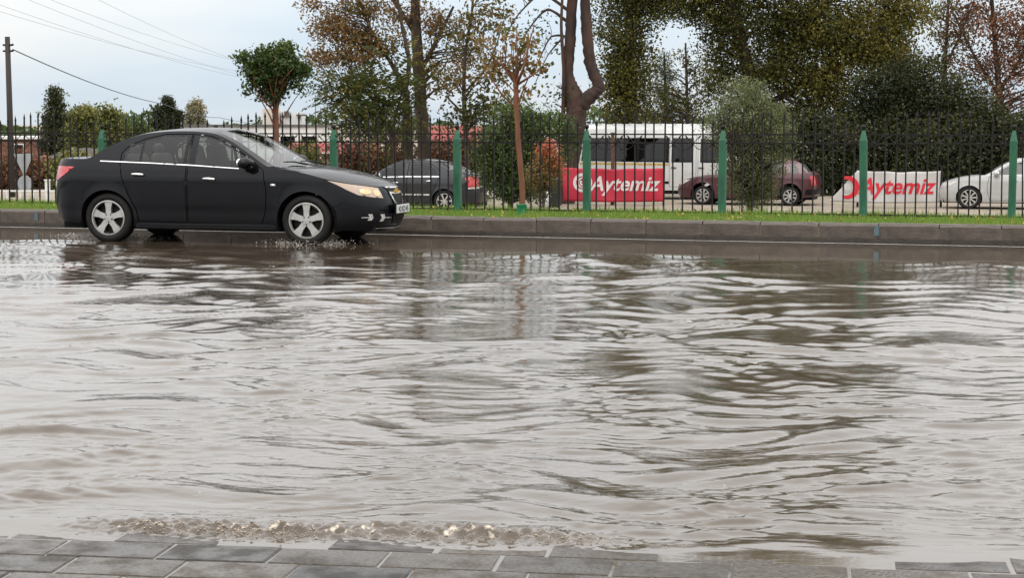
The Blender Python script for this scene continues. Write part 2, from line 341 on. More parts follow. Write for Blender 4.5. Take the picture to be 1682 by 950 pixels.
# ------------------------------------------------------------------ water
PA = R(8.5); PU = Vector((math.cos(PA), -math.sin(PA), 0)); PN = Vector((math.sin(PA), math.cos(PA), 0))   # paving direction
def smst(a, b, x):
    k = np.clip((x - a) / (b - a), 0, 1); return k * k * (3 - 2 * k)
class SinNoise:
    def __init__(self, lmin, lmax, n, seed, amin=0.0, amax=math.pi):
        g = np.random.default_rng(seed); lam = lmin * (lmax / lmin) ** g.random(n); an = amin + (amax - amin) * g.random(n)
        self.kx = 2 * math.pi / lam * np.cos(an); self.ky = 2 * math.pi / lam * np.sin(an); self.ph = g.random(n) * 6.283; self.n = n
    def __call__(self, X, Y):
        h = np.zeros_like(X)
        for i in range(self.n): h += np.sin(self.kx[i] * X + self.ky[i] * Y + self.ph[i])
        return h / math.sqrt(self.n / 2)
def waves(X, Y, dt, tr, tp):
    """height, foam, chop at world X,Y; dt = local row spacing, tr = distance across the road, tp = across the paving"""
    warp = SinNoise(1.5, 5, 7, 3); wx = 0.22 * warp(X, Y); wy = 0.22 * SinNoise(1.2, 4, 7, 4)(X, Y)
    Xw, Yw = X + wx, Y + wy
    patch = np.clip(0.8 + 0.5 * SinNoise(2.5, 7, 8, 5)(X, Y), 0.42, 1.8)
    patch2 = np.clip(0.65 + 0.75 * SinNoise(0.9, 3.0, 8, 6)(X, Y), 0.28, 2.2)
    g = np.random.default_rng(11); h = np.zeros_like(X)
    nA = 30
    for i in range(nA):
        lam = 0.26 * (0.95 / 0.26) ** g.random(); an = math.pi / 2 + g.normal(0, 0.36); a = 0.095 * lam / 6.283 / math.sqrt(nA / 2)
        k = 6.283 / lam; h += a * np.sin(k * (math.cos(an) * Xw + math.sin(an) * Yw) + g.random() * 6.283)
    h *= patch
    sig = 0.0062; q_ = 2.8 * np.tanh(h / sig / 2.8); h = sig * (q_ + 0.17 * q_ * q_ - 0.2)        # flat troughs, sharp crests
    hb = np.zeros_like(X); nB = 44
    for i in range(nB):
        lam = 0.05 * (0.24 / 0.05) ** g.random(); an = math.pi / 2 + g.normal(0, 0.45); a = 0.125 * lam / 6.283 / math.sqrt(nB / 2)
        k = 6.283 / lam; w = smst(1.6, 3.6, lam / dt)
        hb += w * a * np.sin(k * (math.cos(an) * (X + 0.5 * wx) + math.sin(an) * (Y + 0.5 * wy)) + g.random() * 6.283)
    hb *= patch2; sb = 0.0024; q_ = 2.8 * np.tanh(hb / sb / 2.8); hb = sb * (q_ + 0.17 * q_ * q_ - 0.2)
    calm = 1 - smst(TK - 3.9, TK - 2.6, tr + 0.35 * SinNoise(1.5, 4, 6, 8)(X, Y))
    shore = smst(6.35, 7.05, tp)
    h = (h * (0.05 + 0.95 * calm) + hb * (0.22 + 0.78 * calm)) * (0.03 + 0.97 * shore)
    # small breaking wave along the paving edge
    foam = np.zeros_like(X)
    ridge_t = 6.53 + 0.045 * SinNoise(0.5, 1.6, 6, 21)(X, Y * 0)
    ext = smst(-1.85, -1.35, X) * (1 - smst(0.0, 0.55, X)) ; rg = SinNoise(0.06, 0.3, 14, 22)(X, Y)
    dlt = (tp - ridge_t)
    prof_ = np.where(dlt < 0, np.exp(-(dlt / 0.045) ** 2), np.exp(-(dlt / 0.16) ** 2))
    h += ext * prof_ * (0.020 + 0.007 * rg)
    foam += ext * np.exp(-((dlt - 0.0) / 0.06) ** 2) * np.clip(0.32 + 0.22 * SinNoise(0.03, 0.3, 16, 23)(X, Y), 0, 0.62)
    h += ext * np.exp(-(dlt / 0.10) ** 2) * 0.006 * SinNoise(0.03, 0.09, 14, 24)(X, Y)
    foam += 0.30 * calm * shore * np.clip(SinNoise(0.3, 1.4, 12, 25)(X, Y) - 1.15, 0, 1)
    chop = (0.12 + 0.88 * calm) * (0.10 + 0.90 * shore)
    return h, foam, chop
nr, nc = 640, 760
tt = 1.0 / np.linspace(1 / 4.9, 1 / (TK + 0.04), nr)
w = np.linspace(-1, 1, nc)
tail = np.array([1.5, 2.5, 4.5, 9.0, 20.0]); 
half = 0.305 * tt / math.cos(TH) + 1.6
S = np.concatenate([(-tail[::-1] + 0)[None, :] * np.ones((nr, 1)) * 1.0 - half[:, None], w[None, :] * half[:, None], half[:, None] + tail[None, :] * np.ones((nr, 1))], axis=1)
S += (-math.tan(TH) * tt)[:, None]
T = tt[:, None] * np.ones((1, S.shape[1])); ncc = S.shape[1]
X = S * U.x + T * NV.x; Y = S * U.y + T * NV.y
dt = np.gradient(tt)[:, None] * np.ones((1, ncc)) + 0.004
hh, fo, ch = waves(X, Y, dt, T, X * PN.x + Y * PN.y)
ii = np.arange(nr * ncc).reshape(nr, ncc)
fa = np.stack([ii[:-1, :-1], ii[:-1, 1:], ii[1:, 1:], ii[1:, :-1]], axis=-1).reshape(-1, 4)
me = np_mesh('flood_water', np.stack([X, Y, hh], axis=-1).reshape(-1, 3), fa, True)
add_attr(me, 'foam', fo.ravel()); add_attr(me, 'chop', ch.ravel())
wo = mesh_obj('flood_water', me, M['water']); tag(wo, kind='structure')

# foam bubbles on the breaking wave
def wave_h(x, y):
    X_ = np.array([x]); Y_ = np.array([y]); tr_ = X_ * NV.x + Y_ * NV.y; tp_ = X_ * PN.x + Y_ * PN.y
    return waves(X_, Y_, np.full_like(X_, 0.02), tr_, tp_)
ico = bmesh.new(); bmesh.ops.create_icosphere(ico, subdivisions=1, radius=1.0)
icv = np.array([v.co[:] for v in ico.verts]); icf = np.array([[v.index for v in f.verts] for f in ico.faces]); ico.free()
def balls(name, P, Rr, m_, squash=1.0):
    n = len(P); V = (P[:, None, :] + icv[None] * Rr[:, None, None] * np.array([1, 1, squash])).reshape(-1, 3)
    Fc = (icf[None] + (np.arange(n) * len(icv))[:, None, None]).reshape(-1, 3)
    return mesh_obj(name, np_mesh(name, V, Fc, True), m_)
M['foam'] = mat('foam', (0.42, 0.34, 0.26), (0.27, 0.21, 0.155), 0.12, scale=30, coat=0.5)
nb = 3000
clx = np.concatenate([rng.normal(-0.95, 0.13, 1100), rng.uniform(-1.6, 0.35, 1000), rng.normal(-1.35, 0.10, 350), rng.normal(0.1, 0.25, 550)])
tpv = 6.515 + 0.045 * SinNoise(0.5, 1.6, 6, 21)(clx, clx * 0) + rng.normal(-0.005, 0.03, nb)
yy = (tpv - clx * PN.x) / PN.y
Xb = clx; Yb = yy
hb_, _, _ = waves(Xb, Yb, np.full_like(Xb, 0.02), Xb * NV.x + Yb * NV.y, Xb * PN.x + Yb * PN.y)
rb = rng.gamma(1.5, 0.00075, nb) + 0.0005
tag(balls('wave_foam', np.stack([Xb, Yb, hb_ + rb * 0.2], -1), rb, M['foam'], 0.7), 'cream bubbles and froth on the small wave breaking at the paving', 'foam', kind='stuff')

# ------------------------------------------------------------------ paving stones along the water's edge
pave = MB(); pave.add([PU * s + PN * t + Vector((0, 0, -0.035)) for s, t in ((-9, 3.2), (9, 3.2), (9, 6.68), (-9, 6.68))], [(0, 1, 2, 3)])
pavement = tag(pave.build('pavement', M['kerb_wet']), kind='structure')
SL, SW = 0.40, 0.24
for row in range(12):
    t0 = 6.50 - (row + 1) * SW
    nst = int((8.4) / SL); off = (row % 2) * SL * 0.5 + random.uniform(-0.04, 0.04)
    for k in range(nst):
        s0 = -4.4 + k * SL + off + (-math.tan(PA) * 0)
        a, b = SL / 2 - 0.003, SW / 2 - 0.0045
        top = 0.0036 + 0.0004 * row + random.gauss(0, 0.0011) - (0.0025 if random.random() < 0.12 else 0)
        if row == 0: top -= 0.0045
        s_ = MB(); jx = lambda: random.uniform(-0.0035, 0.0035)
        tilt = (random.gauss(0, 0.004), random.gauss(0, 0.005) - (0.018 if row == 0 else 0))
        pts = [(-a + jx(), -b + jx()), (a + jx(), -b + jx()), (a + jx(), b + jx()), (-a + jx(), b + jx())]
        vt = []
        for inset, z in ((0, -0.05), (0, -0.006), (0.007, 0.0)):
            for (x, y) in pts:
                x2 = x - math.copysign(inset, x); y2 = y - math.copysign(inset, y)
                vt.append((x2, y2, z + (tilt[0] * x2 + tilt[1] * y2 if z > -0.04 else 0)))
        fs = [(8, 9, 10, 11)] + [(l * 4 + i, l * 4 + (i + 1) % 4, (l + 1) * 4 + (i + 1) % 4, (l + 1) * 4 + i) for l in range(2) for i in range(4)]
        s_.add(vt, fs)
        o = s_.build('paving_stone', M['stone'], pavement)
        p = PU * (s0 + SL / 2) + PN * (t0 + SW / 2); o.location = (p.x, p.y, top); o.rotation_euler = (0, 0, -PA + random.gauss(0, 0.006))

# ------------------------------------------------------------------ kerb of separate stones
foot = MB(); hz = 0.075
foot.add([RT(-40, TK - 0.03, -0.14), RT(40, TK - 0.03, -0.14), RT(40, TK - 0.03, hz - 0.02), RT(-40, TK - 0.03, hz - 0.02), RT(40, TK + 0.03, hz), RT(-40, TK + 0.03, hz)], [(0, 1, 2, 3), (3, 2, 4, 5)])
kerb = tag(foot.build('kerb', M['kerb_wet']), kind='structure')
KL = 0.76
s_ref = st(pt_t(970, 375, TK))[0]
kmesh = []
for v in range(4):
    k_ = MB(); h0, h1 = 0.0, VERGE + 0.01; L2 = KL / 2 - 0.007
    pr = [(0.0, -0.02), (0.0, h1 - 0.035), (0.035, h1), (0.15, h1), (0.15, -0.02)]
    nseg = 6; vs = []
    for i in range(nseg + 1):
        x = -L2 + 2 * L2 * i / nseg
        for j, (y, z) in enumerate(pr):
            jj = random.gauss(0, 0.003); e = 0.008 if i in (0, nseg) else 0
            vs.append((x, y + abs(jj) + (e if j in (0, 1) else 0), z + (jj if 0 < j < 3 else 0) - (e if j in (1, 2) else 0)))
    m5 = len(pr); fs = [(i * m5 + j, i * m5 + j + 1, (i + 1) * m5 + j + 1, (i + 1) * m5 + j) for i in range(nseg) for j in range(m5 - 1)]
    fs += [tuple(range(m5)), tuple(nseg * m5 + j for j in range(m5))[::-1]]
    k_.add(vs, fs); me = k_.mesh('kerb_stone'); me.materials.append(M['kerb']); kmesh.append(me)
for k in range(-22, 17):
    o = mesh_obj('kerb_stone', random.choice(kmesh), None, kerb)
    p = RT(s_ref + (k + 0.5) * KL, TK + random.gauss(0, 0.004), random.gauss(0, 0.004)); o.location = p; o.rotation_euler = (0, 0, -TH + random.gauss(0, 0.004))
# faded blue paint mark on one kerb joint is part of that kerb
for px_ in (1440, 60):
    b_ = MB(); p = pt_t(px_, 380, TK); s0 = st(p)[0]
    b_.add([RT(s0 - 0.035, TK - 0.006, 0.10), RT(s0 + 0.035, TK - 0.006, 0.10), RT(s0 + 0.03, TK - 0.006, 0.225), RT(s0 - 0.03, TK - 0.006, 0.225)], [(0, 1, 2, 3)])
    b_.build('paint_mark', mat('faded_blue', (0.10, 0.15, 0.17), (0.06, 0.09, 0.10), 0.6), kerb)
ln = MB(); nl = 160; vs = []  # pale strip painted in for the sky's reflection at the kerb waterline
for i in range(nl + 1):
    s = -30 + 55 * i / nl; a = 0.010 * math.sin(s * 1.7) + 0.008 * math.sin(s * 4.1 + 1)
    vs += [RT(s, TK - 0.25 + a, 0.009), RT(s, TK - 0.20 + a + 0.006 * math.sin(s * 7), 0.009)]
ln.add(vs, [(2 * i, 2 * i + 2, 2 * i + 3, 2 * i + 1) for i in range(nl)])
tag(ln.build('waterline_glint', M['glint_white']), kind='structure')

# ------------------------------------------------------------------ grass and fallen leaves on the verge
ng = 120000
gs = rng.uniform(-19, 11, ng); gt = rng.uniform(TK + 0.12, TF + 0.85, ng)
dens = 0.5 + 0.5 * np.sin(gs * 2.1 + 2 * np.sin(gt * 3)) * np.sin(gt * 5 + gs)
hgt = rng.gamma(4.0, 0.0125, ng) * (0.7 + 0.7 * dens); an = rng.uniform(0, 6.283, ng); wd = rng.uniform(0.004, 0.008, ng)
bx = gs * U.x + gt * NV.x; by = gs * U.y + gt * NV.y; bz = np.full(ng, 0.21)
le = rng.normal(0, 0.022, (ng, 2))
V = np.stack([np.stack([bx - wd * np.cos(an), by - wd * np.sin(an), bz], -1), np.stack([bx + wd * np.cos(an), by + wd * np.sin(an), bz], -1), np.stack([bx + le[:, 0], by + le[:, 1], bz + hgt], -1)], 1).reshape(-1, 3)
me = np_mesh('grass', V, np.arange(ng * 3).reshape(-1, 3)); add_attr(me, 'tint', np.repeat(np.clip(0.25 + 0.45 * dens * rng.random(ng) + 0.3 * rng.random(ng), 0, 1), 3))
M['grass'] = leaf_mat('grass', [(0.09, 0.13, 0.02), (0.13, 0.22, 0.03), (0.20, 0.30, 0.05), (0.30, 0.33, 0.10)], 0.35)
tag(mesh_obj('grass', me, M['grass']), 'short green grass on the strip between kerb and fence', 'grass', kind='stuff')
nl = 900
ls = rng.uniform(-19, 11, nl); lt = rng.uniform(TK + 0.15, TF + 0.7, nl); an = rng.uniform(0, 6.283, nl); sz = rng.uniform(0.018, 0.035, nl)
cx = ls * U.x + lt * NV.x; cy = ls * U.y + lt * NV.y; cz = rng.uniform(0.245, 0.275, nl)
dx, dy = np.cos(an) * sz, np.sin(an) * sz; tl = rng.normal(0, 0.5, nl) * sz
V = np.stack([np.stack([cx - dx, cy - dy, cz - tl], -1), np.stack([cx + dy * .6, cy - dx * .6, cz], -1), np.stack([cx + dx, cy + dy, cz + tl], -1), np.stack([cx - dy * .6, cy + dx * .6, cz + 0.004], -1)], 1).reshape(-1, 3)
me = np_mesh('fallen_leaves', V, np.arange(nl * 4).reshape(-1, 4)); add_attr(me, 'tint', np.repeat(rng.random(nl), 4))
M['fallen'] = leaf_mat('fallen', [(0.30, 0.09, 0.03), (0.42, 0.22, 0.04), (0.50, 0.36, 0.06), (0.20, 0.12, 0.05)], 0.2)
tag(mesh_obj('fallen_leaves', me, M['fallen']), 'yellow and rust fallen leaves scattered over the verge', 'leaves', kind='stuff')
#SPLIT
# ------------------------------------------------------------------ iron fence: green posts, pickets, rails, scrolls
sA = st(pt_t(752, 300, TF))[0]; sB = st(pt_t(1663, 300, TF))[0]; PS = (sB - sA) / 4.0
fence = empty('iron_fence', RT(sA, TF, VERGE - 0.03), -TH, 'black iron picket fence with green posts along the grass verge', 'fence')
def shared(mbx, name, mt, sm=False, bevel=0.0):
    me = mbx.mesh(name, sm, bevel); me.materials.append(mt); return me
pm = MB(); pw = 0.05
pm.box((0, 0, 0.54), (2 * pw, 2 * pw, 1.10))
pm.add([(-pw, -pw, 1.09), (pw, -pw, 1.09), (pw, pw, 1.09), (-pw, pw, 1.09), (-.02, -.02, 1.235), (.02, -.02, 1.235), (.02, .02, 1.235), (-.02, .02, 1.235)],
       [(0, 1, 5, 4), (1, 2, 6, 5), (2, 3, 7, 6), (3, 0, 4, 7), (4, 5, 6, 7)])
post_me = shared(pm, 'post', M['post_green'])
fm = MB(); fm.lathe([(0.0, 1.225), (0.02, 1.23), (0.016, 1.25), (0.03, 1.262), (0.036, 1.283), (0.03, 1.304), (0.0, 1.315)], 12)
fin_me = shared(fm, 'finial', M['iron'], True)
def picket_mesh(h):
    p = MB(); r = 0.0098
    p.box((0, 0, h / 2), (2 * r, 2 * r, h))
    z = h
    p.add([(-r * 2.1, 0, z - .02 + .045), (0, -r * 2.1, z - .02 + .045), (r * 2.1, 0, z - .02 + .045), (0, r * 2.1, z - .02 + .045), (0, 0, z + 0.11), (0, 0, z - .03)],
          [(0, 1, 4), (1, 2, 4), (2, 3, 4), (3, 0, 4), (1, 0, 5), (2, 1, 5), (3, 2, 5), (0, 3, 5)])
    return shared(p, 'picket', M['iron'])
pick_me = [picket_mesh(1.25 + 0.15 * (1 - ((i - 7) / 6.5) ** 2) + random.gauss(0, 0.006)) for i in range(14)]      # taller towards mid-panel
ZT, ZM, ZB = 1.155, 1.03, 0.035
rail_me = []
for zz, r in ((ZT, 0.010), (ZM, 0.011), (ZB, 0.012)):
    r_ = MB(); r_.box((PS / 2, 0, zz), (PS - 2 * pw, 2 * r, 2 * r)); rail_me.append(shared(r_, 'rail', M['iron']))
sc = MB(); dp = PS / 14
sc.ball((0, -0.012, ZM), (0.022, 0.02, 0.022))
for sx in (-1, 1):
    sc.tube([(0, -0.012, ZM), (sx * 0.05, -0.012, ZM + 0.045), (sx * 0.075, -0.012, ZM + 0.07)], 0.006, 5)
    q = (sx * 0.707, 0, 0.707); c = Vector((sx * 0.092, -0.012, ZM + 0.085)); ax = Vector((sx * 0.7, 0, 0.72)); bx_ = Vector((0.72, 0, -sx * 0.7))
    sc.add([c - ax * 0.035, c + bx_ * 0.014, c + ax * 0.045, c - bx_ * 0.014, c + Vector((0, 0.01, 0)), c - Vector((0, 0.01, 0))],
           [(0, 1, 4), (1, 2, 4), (2, 3, 4), (3, 0, 4), (1, 0, 5), (2, 1, 5), (3, 2, 5), (0, 3, 5)])
    sc.tube([(0, -0.012, ZM - 0.005), (sx * 0.035, -0.012, ZM - 0.05), (sx * 0.08, -0.012, ZM - 0.085), (sx * (dp - 0.004), -0.012, ZM - 0.10)], 0.006, 5)
scroll_me = shared(sc, 'scroll', M['iron'])
for k in range(-6, 6):
    x0 = k * PS
    o = mesh_obj('post', post_me, None, fence); o.location = (x0, 0, -0.02); o.rotation_euler = (random.gauss(0, 0.006), random.gauss(0, 0.008), 0)
    f = mesh_obj('finial', fin_me, None, o)
    if k == 5: break
    for rm_ in rail_me:
        o = mesh_obj('rail', rm_, None, fence); o.location = (x0, 0, 0)
    for i in range(1, 14):
        o = mesh_obj('picket', pick_me[i], None, fence); o.location = (x0 + i * dp + random.gauss(0, 0.003), 0, 0); o.rotation_euler = (random.gauss(0, 0.006), random.gauss(0, 0.008), 0)
    for i in range(1, 14, 2):
        if random.random() < 0.05: continue
        o = mesh_obj('scroll', scroll_me, None, fence); o.location = (x0 + i * dp, 0, 0)

# ------------------------------------------------------------------ cars: a shell drawn in (u, z) and wrapped round the plan outline
def interp(tab):
    xs = [a for a, b in tab]; ys = [b for a, b in tab]
    return lambda z: float(np.interp(z, xs, ys))
def in_poly(p, poly):
    x, y = p; c = False; n = len(poly); j = n - 1
    for i in range(n):
        xi, yi = poly[i]; xj, yj = poly[j]
        if (yi > y) != (yj > y) and x < (xj - xi) * (y - yi) / (yj - yi) + xi: c = not c
        j = i
    return c
def inset(poly, d):
    n = len(poly); a = sum(poly[i][0] * poly[(i + 1) % n][1] - poly[(i + 1) % n][0] * poly[i][1] for i in range(n)); sgn = 1 if a > 0 else -1
    res = []
    for i in range(n):
        p0, p1, p2 = (Vector(poly[i - 1]), Vector(poly[i]), Vector(poly[(i + 1) % n]))
        e1 = (p1 - p0).normalized(); e2 = (p2 - p1).normalized()
        n1 = Vector((-e1.y, e1.x)) * sgn; n2 = Vector((-e2.y, e2.x)) * sgn
        b = n1 + n2
        if b.length < 1e-6: b = n1
        b.normalize(); k = d / max(0.35, b.dot(n1)); q = p1 + b * k; res.append((q.x, q.y))
    return res
def resample(poly, step, closed=True):
    res = []; n = len(poly)
    for i in range(n if closed else n - 1):
        a, b = poly[i], poly[(i + 1) % n]; L_ = math.hypot(b[0] - a[0], b[1] - a[1]); m = max(1, int(math.ceil(L_ / step)))
        for k in range(m): res.append((a[0] + (b[0] - a[0]) * k / m, a[1] + (b[1] - a[1]) * k / m))
    if not closed: res.append(poly[-1])
    return res
def catmull(pts, m):
    pts = [np.array(p, dtype=float) for p in pts]; res = []
    for i in range(len(pts) - 1):
        p0 = pts[max(i - 1, 0)]; p1 = pts[i]; p2 = pts[i + 1]; p3 = pts[min(i + 2, len(pts) - 1)]
        for k in range(m):
            t = k / m
            a = (2 * p1 + (p2 - p0) * t + (2 * p0 - 5 * p1 + 4 * p2 - p3) * t * t + (3 * p1 - p0 - 3 * p2 + p3) * t ** 3) * 0.5
            l = p1 + (p2 - p1) * t
            res.append(0.7 * a + 0.3 * l)
    res.append(pts[-1]); return res
class Shell:
    def __init__(s, W, XF, XR, xf0, xr0, pf, prr, arches, za=0.32):
        s.W, s.XF, s.XR, s.xf0, s.xr0, s.pf, s.pr, s.arches, s.za = interp(W), interp(XF), interp(XR), xf0, xr0, pf, prr, arches, za
        s.tf = s.table(s.XF(0.6) - xf0, s.W(0.6), pf); s.tr = s.table(xr0 - s.XR(0.6), s.W(0.6), prr)
        s.umax = xf0 + s.tf[0][-1]; s.umin = xr0 - s.tr[0][-1]
    def table(s, a, b, p):
        ph = np.linspace(0, math.pi / 2, 200) ; 
        ph = (math.pi / 2) * (1 - np.cos(ph * 2)) / 2
        x = a * np.sin(ph) ** (2 / p); y = b * np.cos(ph).clip(0) ** (2 / p)
        l = np.concatenate([[0], np.cumsum(np.hypot(np.diff(x), np.diff(y)))]); return l, ph
    def P(s, u, z, off=0.0):
        w = s.W(z)
        if u > s.xf0:
            ph = float(np.interp(u - s.xf0, s.tf[0], s.tf[1])); a = s.XF(z) - s.xf0
            x = s.xf0 + a * math.sin(ph) ** (2 / s.pf); y = w * max(0.0, math.cos(ph)) ** (2 / s.pf)
            if u >= s.umax - 1e-6: y = 0.0
        elif u < s.xr0:
            ph = float(np.interp(s.xr0 - u, s.tr[0], s.tr[1])); a = s.xr0 - s.XR(z)
            x = s.xr0 - a * math.sin(ph) ** (2 / s.pr); y = w * max(0.0, math.cos(ph)) ** (2 / s.pr)
            if u <= s.umin + 1e-6: y = 0.0
        else: x, y = u, w
        for cx_, r in s.arches:
            d = math.hypot(x - cx_, z - s.za) - r
            if d < 0.14 and y > 0.5: y += 0.016 * max(0.0, 1 - max(d, 0) / 0.14) ** 2
        if off:
            e = 0.01; p0 = Vector((x, y, z)); pu = Vector(s.P(min(u + e, s.umax), z)) - Vector(s.P(max(u - e, s.umin), z)); pz = Vector(s.P(u, z + e)) - Vector(s.P(u, z - e))
            nn = pu.cross(pz)
            if nn.length > 1e-9:
                nn.normalize()
                if nn.y < 0 and abs(nn.y) > abs(nn.x): nn = -nn
                if abs(nn.x) >= abs(nn.y) and nn.x * (1 if u > 1 else -1) < 0: nn = -nn
                p0 += nn * off
            if (u >= s.umax - 1e-6) or (u <= s.umin + 1e-6): p0.y = 0.0
            return tuple(p0)
        return (x, y, z)
    def cdt(s, outline, polys, grid):
        vs = []; es = []
        def ring(pl):
            b = len(vs); vs.extend(Vector(p) for p in pl); es.extend((b + i, b + (i + 1) % len(pl)) for i in range(len(pl)))
        ring(outline)
        for p in polys: ring(resample(p, 0.05))
        us = [p[0] for p in outline]; zs = [p[1] for p in outline]
        gx = np.arange(min(us) + grid / 2, max(us), grid); gz = np.arange(min(zs) + grid / 2, max(zs), grid)
        for i, a in enumerate(gx):
            for j, b in enumerate(gz):
                q = (a + (0.25 * grid if j % 2 else -0.25 * grid), b)
                if in_poly(q, outline): vs.append(Vector(q))
        r = delaunay_2d_cdt(vs, es, [], 0, 1e-5)
        return [tuple(v) for v in r[0]], [tuple(f) for f in r[2]]
def mesh_from(vs3, faces, mirror=None):
    used = {}; v = []; f = []
    for fc in faces:
        g = []
        for i in fc:
            if i not in used: used[i] = len(v); v.append(vs3[i])
            g.append(used[i])
        f.append(tuple(g))
    return v, f
def patch(mb_, sh, poly, off, side, grid=0.05):
    vs, fs = sh.cdt(resample(poly, 0.04), [], grid); keep = [f for f in fs if in_poly((sum(vs[i][0] for i in f) / 3, sum(vs[i][1] for i in f) / 3), poly)]
    v3 = []
    for (u, z) in vs:
        x, y, zz = sh.P(u, z, off); v3.append((x, y * side, zz))
    v, f = mesh_from(v3, keep)
    if side < 0: f = [t[::-1] for t in f]
    mb_.add(v, f)
def wheel(parent, x, y, z, side, r, rim_mat, spokes=5, wd=0.215):
    w = empty('wheel', (x, y, z), 0); w.parent = parent
    t = MB(); h = wd / 2; rr = r * 0.715
    t.lathe([(rr, -h * .8), (rr + .01, -h * .95), (r - .05, -h), (r - .012, -h * .86), (r, -h * .6), (r, h * .6), (r - .012, h * .86), (r - .05, h), (rr + .01, h * .95), (rr, h * .8), (rr, -h * .8)], 40, 'y')
    t.build('tyre', M['rubber'], w, True)
    rm_ = MB(); o = side * h * 0.62
    rm_.lathe([(rr - .004, -h * .8), (rr - .004, o), (rr - .004, side * h * .88), (rr - .016, side * h * .9), (rr - .03, side * h * .6), (rr - .034, -h * .8)], 40, 'y')
    def sp_fn(a0):
        return lambda a, b, d: Vector((a * math.cos(a0) - b * math.sin(a0), d, a * math.sin(a0) + b * math.cos(a0)))
    a_off = 0.31
    for k in range(spokes):
        a0 = 2 * math.pi * k / spokes + a_off
        wi, wo_ = (0.036, 0.058) if spokes <= 5 else (0.02, 0.028)
        rm_.prism([(0.045, -wi), (rr * 0.55, -wi * 1.0), (rr - 0.012, -wo_), (rr - 0.012, wo_), (rr * 0.55, wi * 1.0), (0.045, wi)], o - side * 0.022, o + side * 0.016, sp_fn(a0))
    rm_.lathe([(0.0, o + side * .022), (0.055, o + side * .02), (0.068, o), (0.068, o - side * .03)], 20, 'y')
    rim = rm_.build('rim', rim_mat, w)
    bd = MB()
    for k in range(5):
        a0 = 2 * math.pi * (k + .5) / 5 + a_off; bd.ball((0.05 * math.cos(a0), o + side * 0.018, 0.05 * math.sin(a0)), 0.011)
    bd.build('wheel_bolt', M['black_plastic'], rim)
    dk = MB(); dk.lathe([(0.0, o - side * .06), (rr - 0.03, o - side * .06)], 24, 'y'); dk.lathe([(0.0, o - side * .05), (rr * .66, o - side * .05)], 24, 'y')
    dk.build('brake_disc', M['iron'], w)
    return w
def make_car(name, sp, paint, loc, rz, label, rim_mat, glass_side, glass_front, detail=True, wr=0.325, spokes=5):
    root = empty(name, loc, rz, label, 'car', None)
    sh = Shell(sp['W'], sp['XF'], sp['XR'], sp['xf0'], sp['xr0'], sp['pf'], sp['pr'], [(a[0], a[1]) for a in sp['arch']], sp.get('za', 0.32))
    um, uM = sh.umin, sh.umax
    stn = [((um if s_[0] is None and i == 0 else uM if s_[0] is None else s_[0]), s_[1], s_[2], s_[3]) for i, s_ in enumerate(sp['top'])]
    stn[0] = (um, stn[0][1], sh.XR(stn[0][1]), stn[0][1]); stn[-1] = (uM, stn[-1][1], sh.XF(stn[-1][1]), stn[-1][1])
    m = 5; cur = catmull(stn, m)
    edge = [(max(um, min(uM, c[0])), c[1]) for c in cur]
    # bottom outline with wheel arches
    bot = [(um, sp['zb'][0])]; 
    for (u, z) in sp['bot_rear']: bot.append((u, z))
    def arch(cx_, r, z0, z1):
        a0 = math.pi - math.asin((z0 - sh.za) / r); a1 = math.asin((z1 - sh.za) / r)
        return [(cx_ + r * math.cos(a0 + (a1 - a0) * k / 20), sh.za + r * math.sin(a0 + (a1 - a0) * k / 20)) for k in range(21)]
    bot += arch(*sp['arch'][0], sp['bot_rear'][-1][1], sp['sill'][0]); bot += arch(*sp['arch'][1], sp['sill'][1], sp['bot_front'][0][1])
    bot += sp['bot_front'] + [(uM, sp['zb'][1])]
    outline = resample(bot, 0.06, False) + resample([bot[-1], edge[-1]], 0.06, False)[1:-1] + edge[::-1] + resample([edge[0], bot[0]], 0.06, False)[1:-1]
    wins = sp['windows']; doors = sp['doors']
    polys = []
    for d in doors: polys += [d, inset(d, 0.011)]
    for k_, wv in wins: polys.append(wv)
    vs2, tri = sh.cdt(outline, polys, 0.045)
    groups = {'body': []}
    dins = [inset(d, 0.011) for d in doors]
    for f in tri:
        c = (sum(vs2[i][0] for i in f) / 3, sum(vs2[i][1] for i in f) / 3)
        if not in_poly(c, outline): continue
        key = 'body'
        for i, (k_, wv) in enumerate(wins):
            if in_poly(c, wv): key = ('win', i)
        if key == 'body':
            for i, d in enumerate(doors):
                if in_poly(c, dins[i]): key = ('door', i)
                elif in_poly(c, d): key = 'gap'
        groups.setdefault(key, []).append(f)
    p3 = [sh.P(u, z) for u, z in vs2]
    def side_mesh(key, s):
        v, f = mesh_from([(x, y * s, z) for x, y, z in p3], groups.get(key, []))
        if s > 0: f = [t[::-1] for t in f]
        return v, f
    body = MB()
    for s in (1, -1): body.add(*side_mesh('body', s))
    # top loft
    nv = 14; vv = [math.sin((k / nv - 0.5) * math.pi) if False else (2.0 * k / nv - 1) for k in range(nv + 1)]
    vv = [math.copysign(abs(x) ** 0.85, x) for x in vv]
    rows = []
    for c, e in zip(cur, edge):
        ex, ey, ez = sh.P(e[0], e[1]); r_ = []
        for v in vv:
            k = abs(v) ** 2.3; r_.append((c[2] + (ex - c[2]) * k, v * ey, c[3] + (ez - c[3]) * k))
        rows.append(r_)
    def seg_of(i):
        st_i = i // m
        for nm, (a, b) in sp['seg'].items():
            if a <= st_i < b: return nm
        return 'body'
    glass = {'windscreen': MB(), 'rear_window': MB()}
    flat = [p for r_ in rows for p in r_]; nn = nv + 1; bf = []; gf = {'windscreen': [], 'rear_window': []}
    for i in range(len(rows) - 1):
        sg = seg_of(i)
        for k in range(nv):
            q = (i * nn + k, i * nn + k + 1, (i + 1) * nn + k + 1, (i + 1) * nn + k)
            if sg in gf and 1 <= k < nv - 1: gf[sg].append(q)
            else: bf.append(q)
